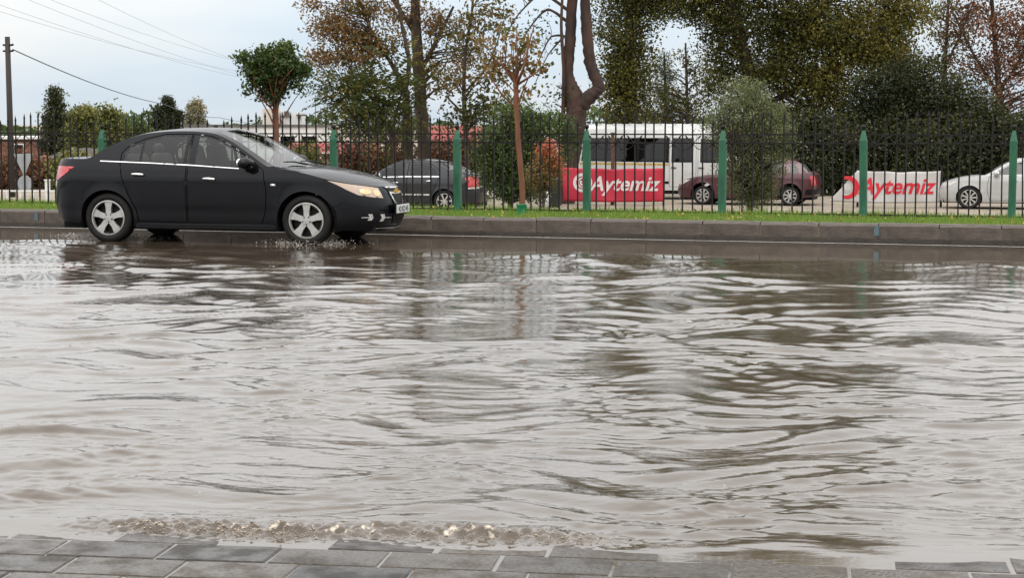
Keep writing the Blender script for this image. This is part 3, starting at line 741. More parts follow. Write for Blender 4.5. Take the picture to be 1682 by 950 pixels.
    body.add(*mesh_from(flat, bf))
    b_o = body.build('body', paint, root, True)
    for nm in gf:
        if gf[nm]:
            g_ = MB(); g_.add(*mesh_from(flat, gf[nm])); g_.build(nm, glass_front if nm == 'windscreen' else glass_side, root, True)
    for s in (1, -1):
        door_objs = []
        for i, d in enumerate(doors):
            d_ = MB(); d_.add(*side_mesh(('door', i), s)); do = d_.build('door', paint, root, True); door_objs.append(do)
            if sp.get('handles'):
                hx, hz = sp['handles'][i]; h_ = MB()
                w_ = sh.W(hz)
                h_.tube([(hx - 0.085, s * (w_ + 0.004), hz), (hx - 0.07, s * (w_ + 0.03), hz + .002), (hx, s * (w_ + 0.036), hz + .002), (hx + 0.07, s * (w_ + 0.03), hz - .004), (hx + 0.085, s * (w_ + 0.004), hz - .006)], [0.010, 0.016, 0.017, 0.016, 0.010], 8)
                h_.build('handle', sp.get('handle_mat', M['chrome']), do, True)
        for i, (k_, wv) in enumerate(wins):
            w_ = MB(); w_.add(*side_mesh(('win', i), s)); pr_ = door_objs[k_] if k_ is not None and k_ < len(door_objs) else root
            w_.build('window', glass_side, pr_, True)
        for nm, mt, off, pl in sp.get('patches', []):
            p_ = MB(); pl2 = [(uM if a is None else um if a == 'r' else a, b) for a, b in pl]
            patch(p_, sh, pl2, off, s); p_.build(nm, M[mt], root, True)
        for ai, (cx_, r) in enumerate(sp['arch']):
            wheel(root, cx_, s * (sh.W(0.35) - 0.105), wr - 0.0, s, wr, rim_mat, spokes)
            ln_ = MB(); prf = []
            n_ = 14; vs = []
            for k in range(n_ + 1):
                a = math.pi * (1.12 - 1.24 * k / n_)
                for yy_ in (0.50, sh.W(0.5) - 0.006): vs.append((cx_ + r * math.cos(a), s * yy_, sh.za + r * math.sin(a)))
            ln_.add(vs, [(2 * k, 2 * k + 1, 2 * k + 3, 2 * k + 2) for k in range(n_)]); ln_.build('wheel_arch_liner', M['black_plastic'], root)
        # door mirror
        if sp.get('mirror'):
            mx_, mz_ = sp['mirror']; q = MB(); yb = sh.W(mz_) ; q.ball((mx_, s * (yb + 0.13), mz_ + 0.02), (0.085, 0.115, 0.078), 2)
            q.tube([(mx_ + 0.05, s * (yb - 0.03), mz_ - 0.06), (mx_ + 0.03, s * (yb + 0.08), mz_ - 0.03)], [0.035, 0.028], 8)
            mo = q.build('door_mirror', paint, root, True)
            g_ = MB(); g_.ball((mx_ - 0.072, s * (yb + 0.13), mz_ + 0.02), (0.02, 0.098, 0.06), 2); g_.build('mirror_glass', M['chrome'], mo, True)
    u_ = MB(); x0_, x1_ = sh.XR(0.4) + 0.12, sh.XF(0.4) - 0.16
    u_.box(((x0_ + x1_) / 2, 0, 0.32), (x1_ - x0_, 1.0, 0.30)); 
    a0_, a1_ = sp['arch'][0][0] + 0.42, sp['arch'][1][0] - 0.42
    u_.box(((a0_ + a1_) / 2, 0, 0.32), (a1_ - a0_, 2 * sh.W(0.3) - 0.07, 0.27)); u_.build('underbody', M['black_plastic'], root)
    # cabin
    i_ = MB(); cb = sp['cabin']; i_.box(((cb[0] + cb[1]) / 2, 0, 0.62), (cb[1] - cb[0], 1.5, 0.28)); i_.box((cb[1] + 0.05, 0, 0.86), (0.32, 1.44, 0.20)); i_.box((cb[0] - 0.1, 0, 0.92), (0.3, 1.2, 0.12))
    i_.build('cabin_trim', M['seat_dark'], root, bevel=0.03)
    for (sx, sy) in ((sp['seats'][0], 0.36), (sp['seats'][0], -0.36), (sp['seats'][1], 0.36), (sp['seats'][1], -0.36)):
        se = MB(); rot = Matrix.Rotation(R(-14), 3, 'Y'); dz = 0.0 if sx == sp['seats'][0] else -0.12
        se.box((sx, sy, 0.80 + dz), (0.50, 0.48, 0.14)); se.box((sx - 0.27, sy, 1.02 + dz), (0.13, 0.46, 0.52), rot); se.box((sx - 0.35, sy, 1.33 + dz), (0.09, 0.25, 0.15), rot)
        se.build('seat', sp.get('seat_mat', M['seat_dark']), root, True, bevel=0.045)
    if detail:
        sw = MB(); c = Vector((cb[1] - 0.22, 0.36, 1.0)); ax1 = Vector((0, 1, 0)); ax2 = Vector((0.35, 0, 0.93))
        ring = [c + (ax1 * math.cos(a) + ax2 * math.sin(a)) * 0.18 for a in [2 * math.pi * k / 20 for k in range(21)]]
        sw.tube(ring, 0.014, 6); sw.tube([c - ax1 * .17, c + ax1 * .17], 0.016, 6); sw.build('steering_wheel', M['black_plastic'], root, True)
    return root, sh

W_SED = [(0.15, 0.83), (0.25, 0.855), (0.32, 0.868), (0.42, 0.872), (0.52, 0.885), (0.66, 0.893), (0.80, 0.897), (0.855, 0.898), (0.875, 0.885), (0.93, 0.872), (0.97, 0.860), (1.02, 0.842), (1.12, 0.80), (1.25, 0.735), (1.36, 0.67), (1.44, 0.612), (1.5, 0.56)]
SEDAN = dict(
    W=W_SED, XF=[(0.15, 3.48), (0.22, 3.56), (0.32, 3.60), (0.45, 3.62), (0.55, 3.60), (0.65, 3.565), (0.74, 3.52), (0.82, 3.45), (1.0, 3.35)],
    XR=[(0.2, -0.84), (0.32, -0.91), (0.5, -0.955), (0.7, -0.95), (0.9, -0.925), (1.05, -0.90), (1.2, -0.8)],
    xf0=2.40, xr0=-0.20, pf=2.55, pr=3.0, arch=[(0.0, 0.372), (2.685, 0.378)],
    zb=(0.30, 0.185), bot_rear=[(-0.95, 0.29), (-0.70, 0.265), (-0.366, 0.25)], sill=(0.225, 0.205), bot_front=[(3.04, 0.20), (3.4, 0.20), (3.8, 0.19)],
    top=[(None, 1.055, 0, 0), (-1.05, 1.08, -0.875, 1.085), (-0.78, 1.09, -0.80, 1.10), (-0.5, 1.09, -0.60, 1.11), (-0.28, 1.10, -0.36, 1.115), (-0.06, 1.235, -0.13, 1.245), (0.2, 1.352, 0.11, 1.37),
         (0.44, 1.418, 0.36, 1.445), (0.75, 1.448, 0.73, 1.485), (1.1, 1.448, 1.12, 1.497), (1.4, 1.415, 1.46, 1.47), (1.65, 1.315, 1.76, 1.36), (1.9, 1.17, 2.06, 1.19), (2.18, 1.005, 2.42, 0.985),
         (2.5, 0.962, 2.66, 0.972), (2.8, 0.905, 2.95, 0.932), (3.05, 0.845, 3.18, 0.875), (3.35, 0.79, 3.38, 0.81), (3.65, 0.755, 3.47, 0.765), (None, 0.74, 0, 0)],
    seg={'rear_window': (4, 7), 'windscreen': (10, 13)},
    windows=[(0, [(0.215, 1.07), (0.43, 1.068), (0.43, 1.30), (0.30, 1.245), (0.225, 1.185)]), (0, [(0.465, 1.066), (1.035, 1.04), (1.035, 1.385), (0.72, 1.382), (0.465, 1.315)]),
             (1, [(1.20, 1.032), (1.93, 0.995), (1.965, 1.04), (1.89, 1.105), (1.69, 1.22), (1.49, 1.315), (1.35, 1.36), (1.20, 1.382)])],
    doors=[[(0.43, 0.285), (1.095, 0.268), (1.095, 1.418), (0.72, 1.415), (0.45, 1.355), (0.25, 1.265), (0.165, 1.17), (0.165, 1.03), (0.2, 0.88), (0.3, 0.62), (0.395, 0.45)],
           [(1.105, 0.268), (2.10, 0.25), (2.165, 0.45), (2.18, 0.7), (2.13, 0.96), (1.98, 1.075), (1.7, 1.25), (1.5, 1.345), (1.35, 1.392), (1.105, 1.418)]],
    handles=[(0.44, 0.895), (1.42, 0.845)], mirror=(1.93, 1.03), cabin=(0.1, 2.0), seats=(1.28, 0.50),
    patches=[('chrome_strip', 'chrome', 0.006, [(-0.11, 1.056), (0.6, 1.033), (1.2, 1.006), (1.80, 0.971), (1.80, 0.982), (1.2, 1.018), (0.6, 1.045), (-0.11, 1.068)]),
             ('headlight', 'lamp_amber', 0.005, [(3.03, 0.835), (3.28, 0.788), (3.60, 0.742), (3.70, 0.728), (3.72, 0.60), (3.55, 0.615), (3.36, 0.645), (3.24, 0.71), (3.14, 0.775)]),
             ('tail_light', 'lamp_red', 0.006, [(-0.48, 0.985), (-0.80, 0.995), (-1.02, 0.985), (-1.02, 0.82), (-0.80, 0.80), (-0.64, 0.88)]),
             ('reversing_light', 'lamp_clear', 0.006, [(-0.80, 0.795), (-1.02, 0.815), (-1.02, 0.73), (-0.82, 0.72)])])
# the dark car driving through the flood
def flat_text(body, size, shear=0.0, name='lettering', bold=0.0):
    cu = bpy.data.curves.new(name, 'FONT'); cu.body = body; cu.size = size; cu.shear = shear; cu.align_x = 'CENTER'; cu.offset = bold; cu.resolution_u = 4
    to = bpy.data.objects.new(name, cu); COL.objects.link(to); bpy.context.view_layer.update()
    me = bpy.data.meshes.new_from_object(to.evaluated_get(bpy.context.evaluated_depsgraph_get())); bpy.data.objects.remove(to); bpy.data.curves.remove(cu)
    return me
import copy
cz = copy.deepcopy({k: v for k, v in SEDAN.items() if k != 'patches'}); cz['seat_mat'] = M['seat_light']
cz['patches'] = SEDAN['patches'] + [
    ('lamp_reflector', 'lamp_bowl', 0.010, [(3.40, 0.665), (3.47, 0.652), (3.54, 0.665), (3.56, 0.69), (3.53, 0.715), (3.46, 0.725), (3.39, 0.71)]),
    ('lamp_reflector', 'lamp_bowl', 0.010, [(3.585, 0.64), (3.64, 0.628), (3.68, 0.64), (3.69, 0.67), (3.67, 0.70), (3.62, 0.705), (3.585, 0.685)]),
    ('fog_lamp_surround', 'chrome', 0.012, [(3.44, 0.325), (3.50, 0.325), (3.52, 0.36), (3.50, 0.405), (3.44, 0.405), (3.47, 0.365)]),
    ('fog_lamp_surround', 'chrome', 0.012, [(3.62, 0.31), (3.68, 0.31), (3.71, 0.355), (3.69, 0.40), (3.62, 0.40), (3.65, 0.355)]),
    ('fog_lamp', 'black_plastic', 0.008, [(3.49, 0.315), (3.66, 0.305), (3.68, 0.36), (3.66, 0.405), (3.49, 0.41)]),
    ('chrome_strip', 'chrome', 0.010, [(3.36, 0.357), (3.47, 0.357), (3.47, 0.369), (3.36, 0.367)]), ('chrome_strip', 'chrome', 0.010, [(3.70, 0.348), (3.86, 0.345), (3.86, 0.356), (3.70, 0.362)]),
    ('upper_grille', 'black_plastic', 0.007, [(3.86, 0.735), (None, 0.728), (None, 0.655), (3.90, 0.66)]),
    ('chrome_strip', 'chrome', 0.014, [(3.84, 0.738), (None, 0.732), (None, 0.715), (3.86, 0.722)]), ('chrome_strip', 'alloy', 0.016, [(3.88, 0.672), (None, 0.665), (None, 0.640), (3.90, 0.648)]),
    ('lower_grille', 'black_plastic', 0.009, [(3.92, 0.64), (None, 0.635), (None, 0.50), (4.02, 0.51), (3.96, 0.56)]),
    ('grille_surround', 'chrome', 0.016, [(3.885, 0.65), (3.915, 0.65), (3.955, 0.56), (4.01, 0.515), (None, 0.50), (None, 0.48), (4.0, 0.492), (3.93, 0.545)]),
    ('bumper_intake', 'black_plastic', 0.006, [(3.88, 0.43), (None, 0.43), (None, 0.26), (3.92, 0.27)]),
    ('bumper_lip', 'alloy', 0.010, [(3.55, 0.222), (3.9, 0.212), (None, 0.205), (None, 0.222), (3.9, 0.228)]),
    ('side_badge', 'chrome', 0.006, [(2.235, 0.765), (2.30, 0.762), (2.30, 0.785), (2.235, 0.788)]),
    ]
CAR_YAW = -R(15.0)
hub = pt_z(181, 357.5, 0.305)
cosy, siny = math.cos(CAR_YAW), math.sin(CAR_YAW)
hl = Vector((0.0, -0.80, 0.0)); hw = Vector((hl.x * cosy - hl.y * siny, hl.x * siny + hl.y * cosy, 0))
CAR_LOC = Vector((hub.x - hw.x, hub.y - hw.y, -0.02))
car, csh = make_car('car', cz, M['car_black'], CAR_LOC, CAR_YAW, 'black four-door sedan with silver alloy wheels driving through the flooded road', M['alloy'], M['glass_tint'], M['glass_clear'])
car.scale = (1.025, 1, 1)
for s_ in (-1, 1):
    st_ = MB(); st_.box((1.34, s_ * 0.845, 0.228), (1.92, 0.05, 0.075)); st_.build('sill_trim', M['black_plastic'], car, bevel=0.012)
# number plate, grille badge, wipers, wheel-arch splash
pl = MB(); pl.box((3.665, 0, 0.455), (0.012, 0.50, 0.108)); plate = pl.build('number_plate', M['plate'], car, bevel=0.003)
me = flat_text('42 KD 45', 0.098, 0, 'plate_lettering', 0.001)
me.transform(Matrix(((0, 0, 1, 3.6735), (1, 0, 0, 0), (0, 1, 0, 0.42), (0, 0, 0, 1)))); me.materials.append(M['black_plastic']); mesh_obj('plate_lettering', me, None, plate)
ph = MB(); ph.box((3.652, 0, 0.455), (0.014, 0.53, 0.135)); ph.box((3.60, 0, 0.455), (0.10, 0.30, 0.08)); ph.build('plate_holder', M['black_plastic'], car)
bg_ = MB(); c0 = csh.XF(0.68) + 0.02
bg_.prism([(-0.085, -0.012), (-0.025, -0.012), (-0.025, -0.035), (0.025, -0.035), (0.025, -0.012), (0.085, -0.012), (0.085, 0.016), (0.025, 0.016), (0.025, 0.038), (-0.025, 0.038), (-0.025, 0.016), (-0.085, 0.016)], 0, 0.012, lambda a, b, d: Vector((c0 + d, a, 0.68 + b)))
bg_.build('grille_badge', M['yellow'], car)
for y0, y1 in ((0.55, -0.02), (-0.05, -0.6)):
    wpr = MB(); wpr.tube([(2.40, y0, 1.015), (2.33, (y0 + y1) / 2, 1.055), (2.30, y1, 1.06)], [0.012, 0.010, 0.007], 5); wpr.build('wiper', M['black_plastic'], car)
# spray at the tyres
def spray(px, py, n, sx, sz_, mtl='foam'):
    p = pt_z(px, py, 0.0); P = np.stack([p.x + rng.normal(0, sx, n), p.y + rng.normal(0, 0.12, n), np.abs(rng.normal(0, sz_, n)) - 0.003], -1)
    return balls('water_spray', P, rng.gamma(2.0, 0.0016, n) + 0.001, M[mtl])
M['drop'] = mat('drop', (0.5, 0.45, 0.4), (0.4, 0.36, 0.31), 0.1, scale=40, coat=1.0)
for i, (px_, py_) in enumerate(((190, 393), (510, 401), (140, 388))):
    o = spray(px_, py_, 1300 if i < 2 else 500, 0.24, 0.03 if i < 2 else 0.02, 'drop'); tag(o, ['muddy droplets thrown up by the black sedan\'s rear wheel', 'muddy droplets thrown up by the black sedan\'s front wheel', 'thin spray trailing behind the black sedan'][i], 'spray', kind='stuff')

# ------------------------------------------------------------------ parked cars in the lot beyond the fence
def local_place(px, py, z, lx, ly, rz):
    p = pt_z(px, py, z); c, s = math.cos(rz), math.sin(rz)
    return Vector((p.x - (lx * c - ly * s), p.y - (lx * s + ly * c), LOT))
AWAY = math.pi - TH
vec = copy.deepcopy({k: v for k, v in SEDAN.items() if k != 'patches'})
vec['patches'] = [('chrome_strip', 'chrome', 0.006, [(0.15, 1.005), (1.2, 1.0), (2.0, 0.975), (2.0, 0.998), (1.2, 1.022), (0.15, 1.03)]), ('chrome_strip', 'alloy', 0.012, [(0.42, 0.50), (2.15, 0.49), (2.15, 0.53), (0.42, 0.54)]),
                  ('tail_light', 'lamp_red', 0.006, [(-0.62, 0.98), (-0.80, 1.03), (-1.08, 1.03), (-1.08, 0.74), (-0.72, 0.72)]), ('reversing_light', 'lamp_clear', 0.008, [(-0.68, 0.715), (-1.08, 0.735), (-1.08, 0.69), (-0.70, 0.68)]),
                  ('boot_trim', 'alloy', 0.008, [(-1.12, 0.76), ('r', 0.76), ('r', 0.73), (-1.12, 0.73)]), ('rear_plate', 'plate', 0.010, [(-1.40, 0.60), ('r', 0.60), ('r', 0.49), (-1.40, 0.49)]),
                  ('headlight', 'lamp_clear', 0.005, SEDAN['patches'][1][3])]
p = pt_y(731, 331, 53.0)
lo = local_place(731, 331, LOT + 0.33, 0, 0.79, AWAY)
make_car('car', vec, M['car_dark'], lo, AWAY, 'dark grey saloon with chrome side strips parked behind the fence, red tail lamp showing', M['alloy'], M['glass_dark'], M['glass_dark'], False, 0.325, 7)
wh = copy.deepcopy({k: v for k, v in SEDAN.items() if k != 'patches'}); wh['handle_mat'] = M['car_white']
wh['patches'] = [('headlight', 'lamp_clear', 0.005, SEDAN['patches'][1][3]), ('tail_light', 'lamp_red', 0.006, SEDAN['patches'][2][3])]
lo = local_place(1592, 325, LOT + 0.33, 2.685, 0.79, AWAY)
make_car('car', wh, M['car_white'], lo, AWAY, 'white saloon parked past the white banner behind the fence', M['alloy'], M['glass_dark'], M['glass_dark'], False, 0.335, 9)
HATCH = copy.deepcopy({k: v for k, v in SEDAN.items() if k not in ('patches', 'top', 'windows', 'doors', 'XR', 'seg')})
HATCH.update(pr=3.6, XR=[(0.2, -0.70), (0.4, -0.76), (0.7, -0.76), (0.95, -0.72), (1.2, -0.55), (1.4, -0.4)],
    top=[(None, 0.93, 0, 0), (-0.95, 0.94, -0.70, 0.95), (-0.72, 0.96, -0.66, 0.98), (-0.55, 1.02, -0.60, 1.04), (-0.42, 1.15, -0.48, 1.17), (-0.28, 1.28, -0.33, 1.30), (-0.12, 1.36, -0.16, 1.385), (0.15, 1.39, 0.13, 1.42),
         (0.7, 1.40, 0.7, 1.435), (1.1, 1.395, 1.12, 1.435), (1.35, 1.365, 1.40, 1.41), (1.6, 1.24, 1.68, 1.28), (1.85, 1.09, 1.96, 1.12), (2.08, 0.955, 2.25, 0.95), (2.5, 0.915, 2.6, 0.925), (2.8, 0.86, 2.92, 0.88), (3.05, 0.81, 3.14, 0.83), (3.35, 0.76, 3.34, 0.775), (3.65, 0.735, 3.44, 0.74), (None, 0.72, 0, 0)],
    seg={'rear_window': (3, 6), 'windscreen': (10, 13)},
    windows=[(None, [(-0.28, 1.0), (0.0, 0.99), (0.02, 1.30), (-0.10, 1.28), (-0.2, 1.18)]), (0, [(0.22, 0.99), (0.93, 0.975), (0.93, 1.33), (0.25, 1.325)]), (1, [(1.10, 0.97), (1.83, 0.955), (1.62, 1.12), (1.42, 1.25), (1.28, 1.32), (1.10, 1.33)])],
    doors=[[(0.43, 0.285), (1.0, 0.27), (1.0, 1.36), (0.16, 1.36), (0.12, 0.95), (0.22, 0.78), (0.34, 0.6), (0.40, 0.45)], [(1.02, 0.27), (2.0, 0.25), (2.04, 0.6), (2.0, 0.90), (1.70, 1.12), (1.45, 1.29), (1.30, 1.35), (1.02, 1.36)]],
    handles=[(0.32, 0.83), (1.22, 0.82)], mirror=(1.80, 0.98), handle_mat=M['black_plastic'])
HATCH['patches'] = [('headlight', 'lamp_clear', 0.005, SEDAN['patches'][1][3][3:]), ('tail_light', 'lamp_red', 0.006, [(-0.62, 0.90), (-1.0, 0.90), (-1.0, 0.62), (-0.66, 0.62)]), ('bumper', 'black_plastic', 0.02, [(-0.48, 0.50), ('r', 0.50), ('r', 0.34), (-0.44, 0.34)])]
lo = local_place(1298, 322, LOT + 0.30, 0, 0.79, AWAY)
make_car('car', HATCH, M['car_maroon'], lo, AWAY, 'maroon hatchback half hidden behind the grey-green bush at the fence', M['alloy'], M['glass_dark'], M['glass_park'], False, 0.29, 8)

# ------------------------------------------------------------------ minibus
VAN = dict(W=[(0.2, 0.93), (0.4, 0.96), (0.9, 0.99), (1.3, 0.985), (1.8, 0.93), (2.1, 0.88), (2.3, 0.80), (2.45, 0.66), (2.5, 0.6)],
    XF=[(0.2, 5.0), (0.6, 5.1), (1.1, 5.0), (1.4, 4.8), (2.5, 4.3)], XR=[(0.2, -1.35), (0.5, -1.42), (1.2, -1.40), (2.0, -1.34), (2.5, -1.25)], xf0=3.9, xr0=-0.9, pf=2.6, pr=4.0, arch=[(0.0, 0.40), (3.9, 0.40)], za=0.34,
    zb=(0.34, 0.30), bot_rear=[(-1.2, 0.33), (-0.6, 0.32), (-0.395, 0.31)], sill=(0.30, 0.30), bot_front=[(4.30, 0.30), (4.8, 0.30)],
    top=[(None, 2.20, 0, 0), (-1.5, 2.26, -1.28, 2.30), (-1.15, 2.30, -1.1, 2.40), (-0.8, 2.32, -0.8, 2.46), (0.5, 2.33, 0.5, 2.48), (2.0, 2.33, 2.0, 2.48), (3.2, 2.32, 3.25, 2.46), (3.55, 2.22, 3.66, 2.32), (3.9, 1.85, 4.1, 1.9), (4.2, 1.42, 4.5, 1.38), (4.6, 1.15, 4.75, 1.16), (5.0, 1.0, 4.95, 1.02), (None, 0.95, 0, 0)],
    seg={'windscreen': (7, 9)},
    windows=[(None, [(-0.95, 1.25), (-0.11, 1.24), (-0.11, 2.02), (-0.88, 2.02)]), (None, [(-0.08, 1.24), (0.95, 1.23), (0.95, 2.02), (-0.08, 2.02)]), (None, [(1.02, 1.23), (1.95, 1.22), (1.95, 2.02), (1.02, 2.02)]), (0, [(2.12, 1.22), (2.85, 1.22), (2.85, 2.02), (2.12, 2.02)]), (1, [(3.08, 1.22), (3.98, 1.20), (3.70, 1.80), (3.55, 1.98), (3.08, 2.0)])],
    doors=[[(2.05, 0.42), (2.95, 0.42), (2.95, 2.12), (2.05, 2.12)], [(3.0, 0.42), (3.42, 0.42), (3.5, 0.70), (3.75, 0.82), (4.02, 0.84), (4.06, 1.18), (3.74, 1.84), (3.56, 2.06), (3.0, 2.08)]],
    handles=[(2.2, 1.05), (3.12, 1.05)], handle_mat=M['black_plastic'], mirror=(3.95, 1.28), cabin=(-0.9, 3.4), seats=(2.6, 0.6),
    patches=[('window_pillar', 'black_plastic', 0.006, [(-0.14, 1.23), (-0.06, 1.23), (-0.06, 2.03), (-0.14, 2.03)]), ('window_pillar', 'black_plastic', 0.006, [(0.94, 1.22), (1.03, 1.22), (1.03, 2.03), (0.94, 2.03)]), ('window_pillar', 'black_plastic', 0.006, [(1.94, 1.21), (2.04, 1.21), (2.04, 2.03), (1.94, 2.03)]),
             ('yellow_stripe', 'yellow', 0.005, [(-1.0, 1.14), (2.04, 1.12), (2.04, 1.18), (-1.0, 1.20)]), ('rub_strip', 'black_plastic', 0.014, [(-0.85, 0.52), (2.04, 0.52), (2.04, 0.60), (-0.85, 0.60)]),
             ('tail_light', 'lamp_red', 0.008, [(-1.15, 1.25), (-1.4, 1.25), (-1.4, 0.85), (-1.15, 0.85)]), ('headlight', 'lamp_clear', 0.006, [(4.55, 0.95), (4.9, 0.92), (4.9, 0.75), (4.6, 0.76)])])
p = pt_y(962, 315, 61.0)
van, vsh = make_car('minibus', VAN, M['van_white'], (0, 0, 0), -TH, 'white minibus with dark windows and a thin yellow stripe behind the red banner', M['alloy'], M['glass_dark'], M['glass_dark'], False, 0.34, 6)
van['category'] = 'minibus'
q = Vector((-1.0 * math.cos(TH) - 0.98 * math.sin(TH), 1.0 * math.sin(TH) - 0.98 * math.cos(TH), 0)); p = pt_y(952, 300, 61.0); van.location = (p.x - q.x, p.y - q.y, LOT)
for k in range(9):
    rb_ = MB(); x = -1.0 + k * 0.52; rb_.box((x, 0, 2.475), (0.05, 1.0, 0.03)); rb_.build('roof_rib', M['van_white'], van, bevel=0.01)

# ------------------------------------------------------------------ banners
def bend(me, cuts, fn):
    bm = bmesh.new(); bm.from_mesh(me); bmesh.ops.triangulate(bm, faces=bm.faces)
    if cuts: bmesh.ops.subdivide_edges(bm, edges=[e for e in bm.edges if e.calc_length() > 0.06], cuts=cuts, use_grid_fill=True)
    for v in bm.verts: v.co = fn(v.co)
    bm.to_mesh(me); bm.free()
def banner(name, corners, depth_y, lab, mt, txt, txt_mat, tsize, tpos, shear, emblem, rip, bold):
    """corners in pixels: bottom left, bottom right, top right, top left"""
    P4 = [pt_y(a, b, depth_y) for a, b in corners]; bl, br, tr_, tl = P4
    root = empty(name, (bl + br) / 2, 0, lab, 'banner')
    o0 = root.location.copy(); Wd = (br - bl).length
    def wr(x, z): return 0.035 * math.sin(x * rip + 1.2 * math.sin(z * 3)) + 0.018 * math.sin(x * rip * 2.3 + z * 4 + 1)
    def S(u, v):
        sag = -0.05 * math.sin(math.pi * u) * v * (0.5 + 0.5 * math.sin(u * 9) ** 2) - 0.03 * math.sin(math.pi * u) * (1 - v)
        a = bl.lerp(br, u); b = tl.lerp(tr_, u); q_ = a.lerp(b, v); q_ = q_ - o0; q_.z += sag
        q_.y += wr(q_.x, q_.z); return q_
    nu, nv_ = 60, 16; cl = MB(); cl.add([S(i / nu, j / nv_) for j in range(nv_ + 1) for i in range(nu + 1)], [(j * (nu + 1) + i, j * (nu + 1) + i + 1, (j + 1) * (nu + 1) + i + 1, (j + 1) * (nu + 1) + i) for j in range(nv_) for i in range(nu)])
    c_o = cl.build('cloth', mt, root, True)
    md = c_o.modifiers.new('thick', 'SOLIDIFY'); md.thickness = 0.006
    tp_ = pt_y(*tpos, depth_y) - o0
    me = flat_text(txt, tsize, shear, 'lettering', bold)
    bend(me, 2, lambda c: Vector((c.x + tp_.x, wr(c.x + tp_.x, c.y + tp_.z) - 0.016, c.y + tp_.z))); me.materials.append(txt_mat); mesh_obj('lettering', me, None, root)
    for (epx, epy, mat_, polys) in emblem:
        ep = pt_y(epx, epy, depth_y) - o0; e_ = MB()
        for pl_ in polys: e_.add([(a + ep.x, wr(a + ep.x, b + ep.z) - 0.016 , b + ep.z) for a, b in pl_[0]], pl_[1])
        e_.build('emblem', mat_, root)
    return root
def annulus(r0, r1, a0, a1, off=(0, 0), n=40):
    """crescent between an outer arc r1 and an inner arc r0 whose centre is moved by off"""
    pts = []
    for k in range(n + 1):
        a = a0 + (a1 - a0) * k / n; pts.append((r1 * math.cos(a), r1 * math.sin(a))); pts.append((off[0] + r0 * math.cos(a), off[1] + r0 * math.sin(a)))
    return pts, [(2 * k, 2 * k + 2, 2 * k + 3, 2 * k + 1) for k in range(n)]
YB = 55.5; pm_ = F / YB
banner('banner', [(926, 330), (1089, 331), (1089, 276), (923, 275)], YB, 'red cloth banner with white lettering hung in front of the minibus', M['banner_red'], 'Aytemiz', M['print_white'], 0.62, (1024, 313), 0.28,
       [(957, 300, M['print_white'], [annulus(0.20, 0.29, 0, 6.283), annulus(0.13, 0.165, 0.5, 5.6, (0.02, 0)), annulus(0.05, 0.09, 2.2, 7.5, (0.02, 0))])], 3.0, 0.012)
banner('banner', [(1362, 331), (1543, 333), (1545, 281), (1408, 280)], YB - 1.5, 'off-white cloth banner with red lettering and a slanted torn end', M['banner_white'], 'Aytemiz', M['print_red'], 0.66, (1471, 318), 0.28,
       [(1392, 308, M['print_red'], [annulus(0.24, 0.34, -1.9, 1.9, (-0.06, 0.0))]), (1392, 307, M['print_grey'], [annulus(0.17, 0.18, 0, 6.283), annulus(0.12, 0.128, 0, 6.283)])], 3.4, 0.014)
# posts the banners hang from
def stake(px, py0, Y, h, r, m_, nm, lab, cat, group=None):
    p = pt_y(px, py0, Y); b_ = MB(); b_.tube([(0, 0, -0.05), (0.01, 0, h * .5), (0, 0, h)], [r, r * .95, r * .9], 8); b_.tube([(0, 0, h - 0.01), (0, 0, h + 0.02)], [r * 1.25, r * 1.1], 8)
    o = b_.build(nm, m_, None); o.location = (p.x, p.y, LOT); return tag(o, lab, cat, group)
stake(1006, 300, 56.0, 2.20, 0.065, M['rust'], 'steel_post', 'rusty brown steel post standing up behind the red banner', 'post')
stake(921, 300, 55.8, 1.42, 0.04, M['rust'], 'steel_post', 'short rusty stake at the red banner\'s emblem end', 'post')
stake(1090, 300, 55.8, 1.30, 0.035, M['iron'], 'steel_post', 'thin dark stake at the lettering end of the red banner', 'post')
stake(1546, 300, 54.6, 1.22, 0.035, M['iron'], 'steel_post', 'thin dark stake at the lettering end of the white banner', 'post')
stake(1409, 300, 54.6, 1.22, 0.035, M['iron'], 'steel_post', 'thin dark stake at the slanted end of the white banner', 'post')
b_ = MB(); b_.lathe([(0.0, 0), (0.26, 0), (0.29, 0.10), (0.30, 0.75), (0.33, 0.78), (0.33, 0.84), (0.24, 0.92), (0.0, 0.94)], 18); p = pt_y(905, 320, 54.5)
bo = empty('waste_bin', (p.x, p.y, LOT), 0, 'dark round waste bin beside the red banner', 'bin'); b_.build('bin_body', M['bin_dark'], bo, True)
b2 = MB(); b2.tube([(-0.1, 0, 0.93), (-0.06, 0, 0.98), (0.06, 0, 0.98), (0.1, 0, 0.93)], 0.014, 6); b2.build('lid_handle', M['iron'], bo)
b_ = MB(); b_.ball((0, 0, 0.26), (0.2, 0.17, 0.30), 3); b_.tube([(0, 0, 0.5), (0.02, 0, 0.6), (0.05, 0, 0.68)], [0.08, 0.035, 0.07], 8)
for i, v in enumerate(b_.v): b_.v[i] = (v[0] * (1 + 0.12 * math.sin(v[2] * 19 + v[1] * 13)), v[1] * (1 + 0.12 * math.sin(v[0] * 23)), v[2])
p = pt_y(893, 320, 53.8); o = b_.build('plastic_sack', M['sack'], None, True); o.location = (p.x, p.y, LOT); tag(o, 'white tied plastic sack standing against the dark bin', 'sack')
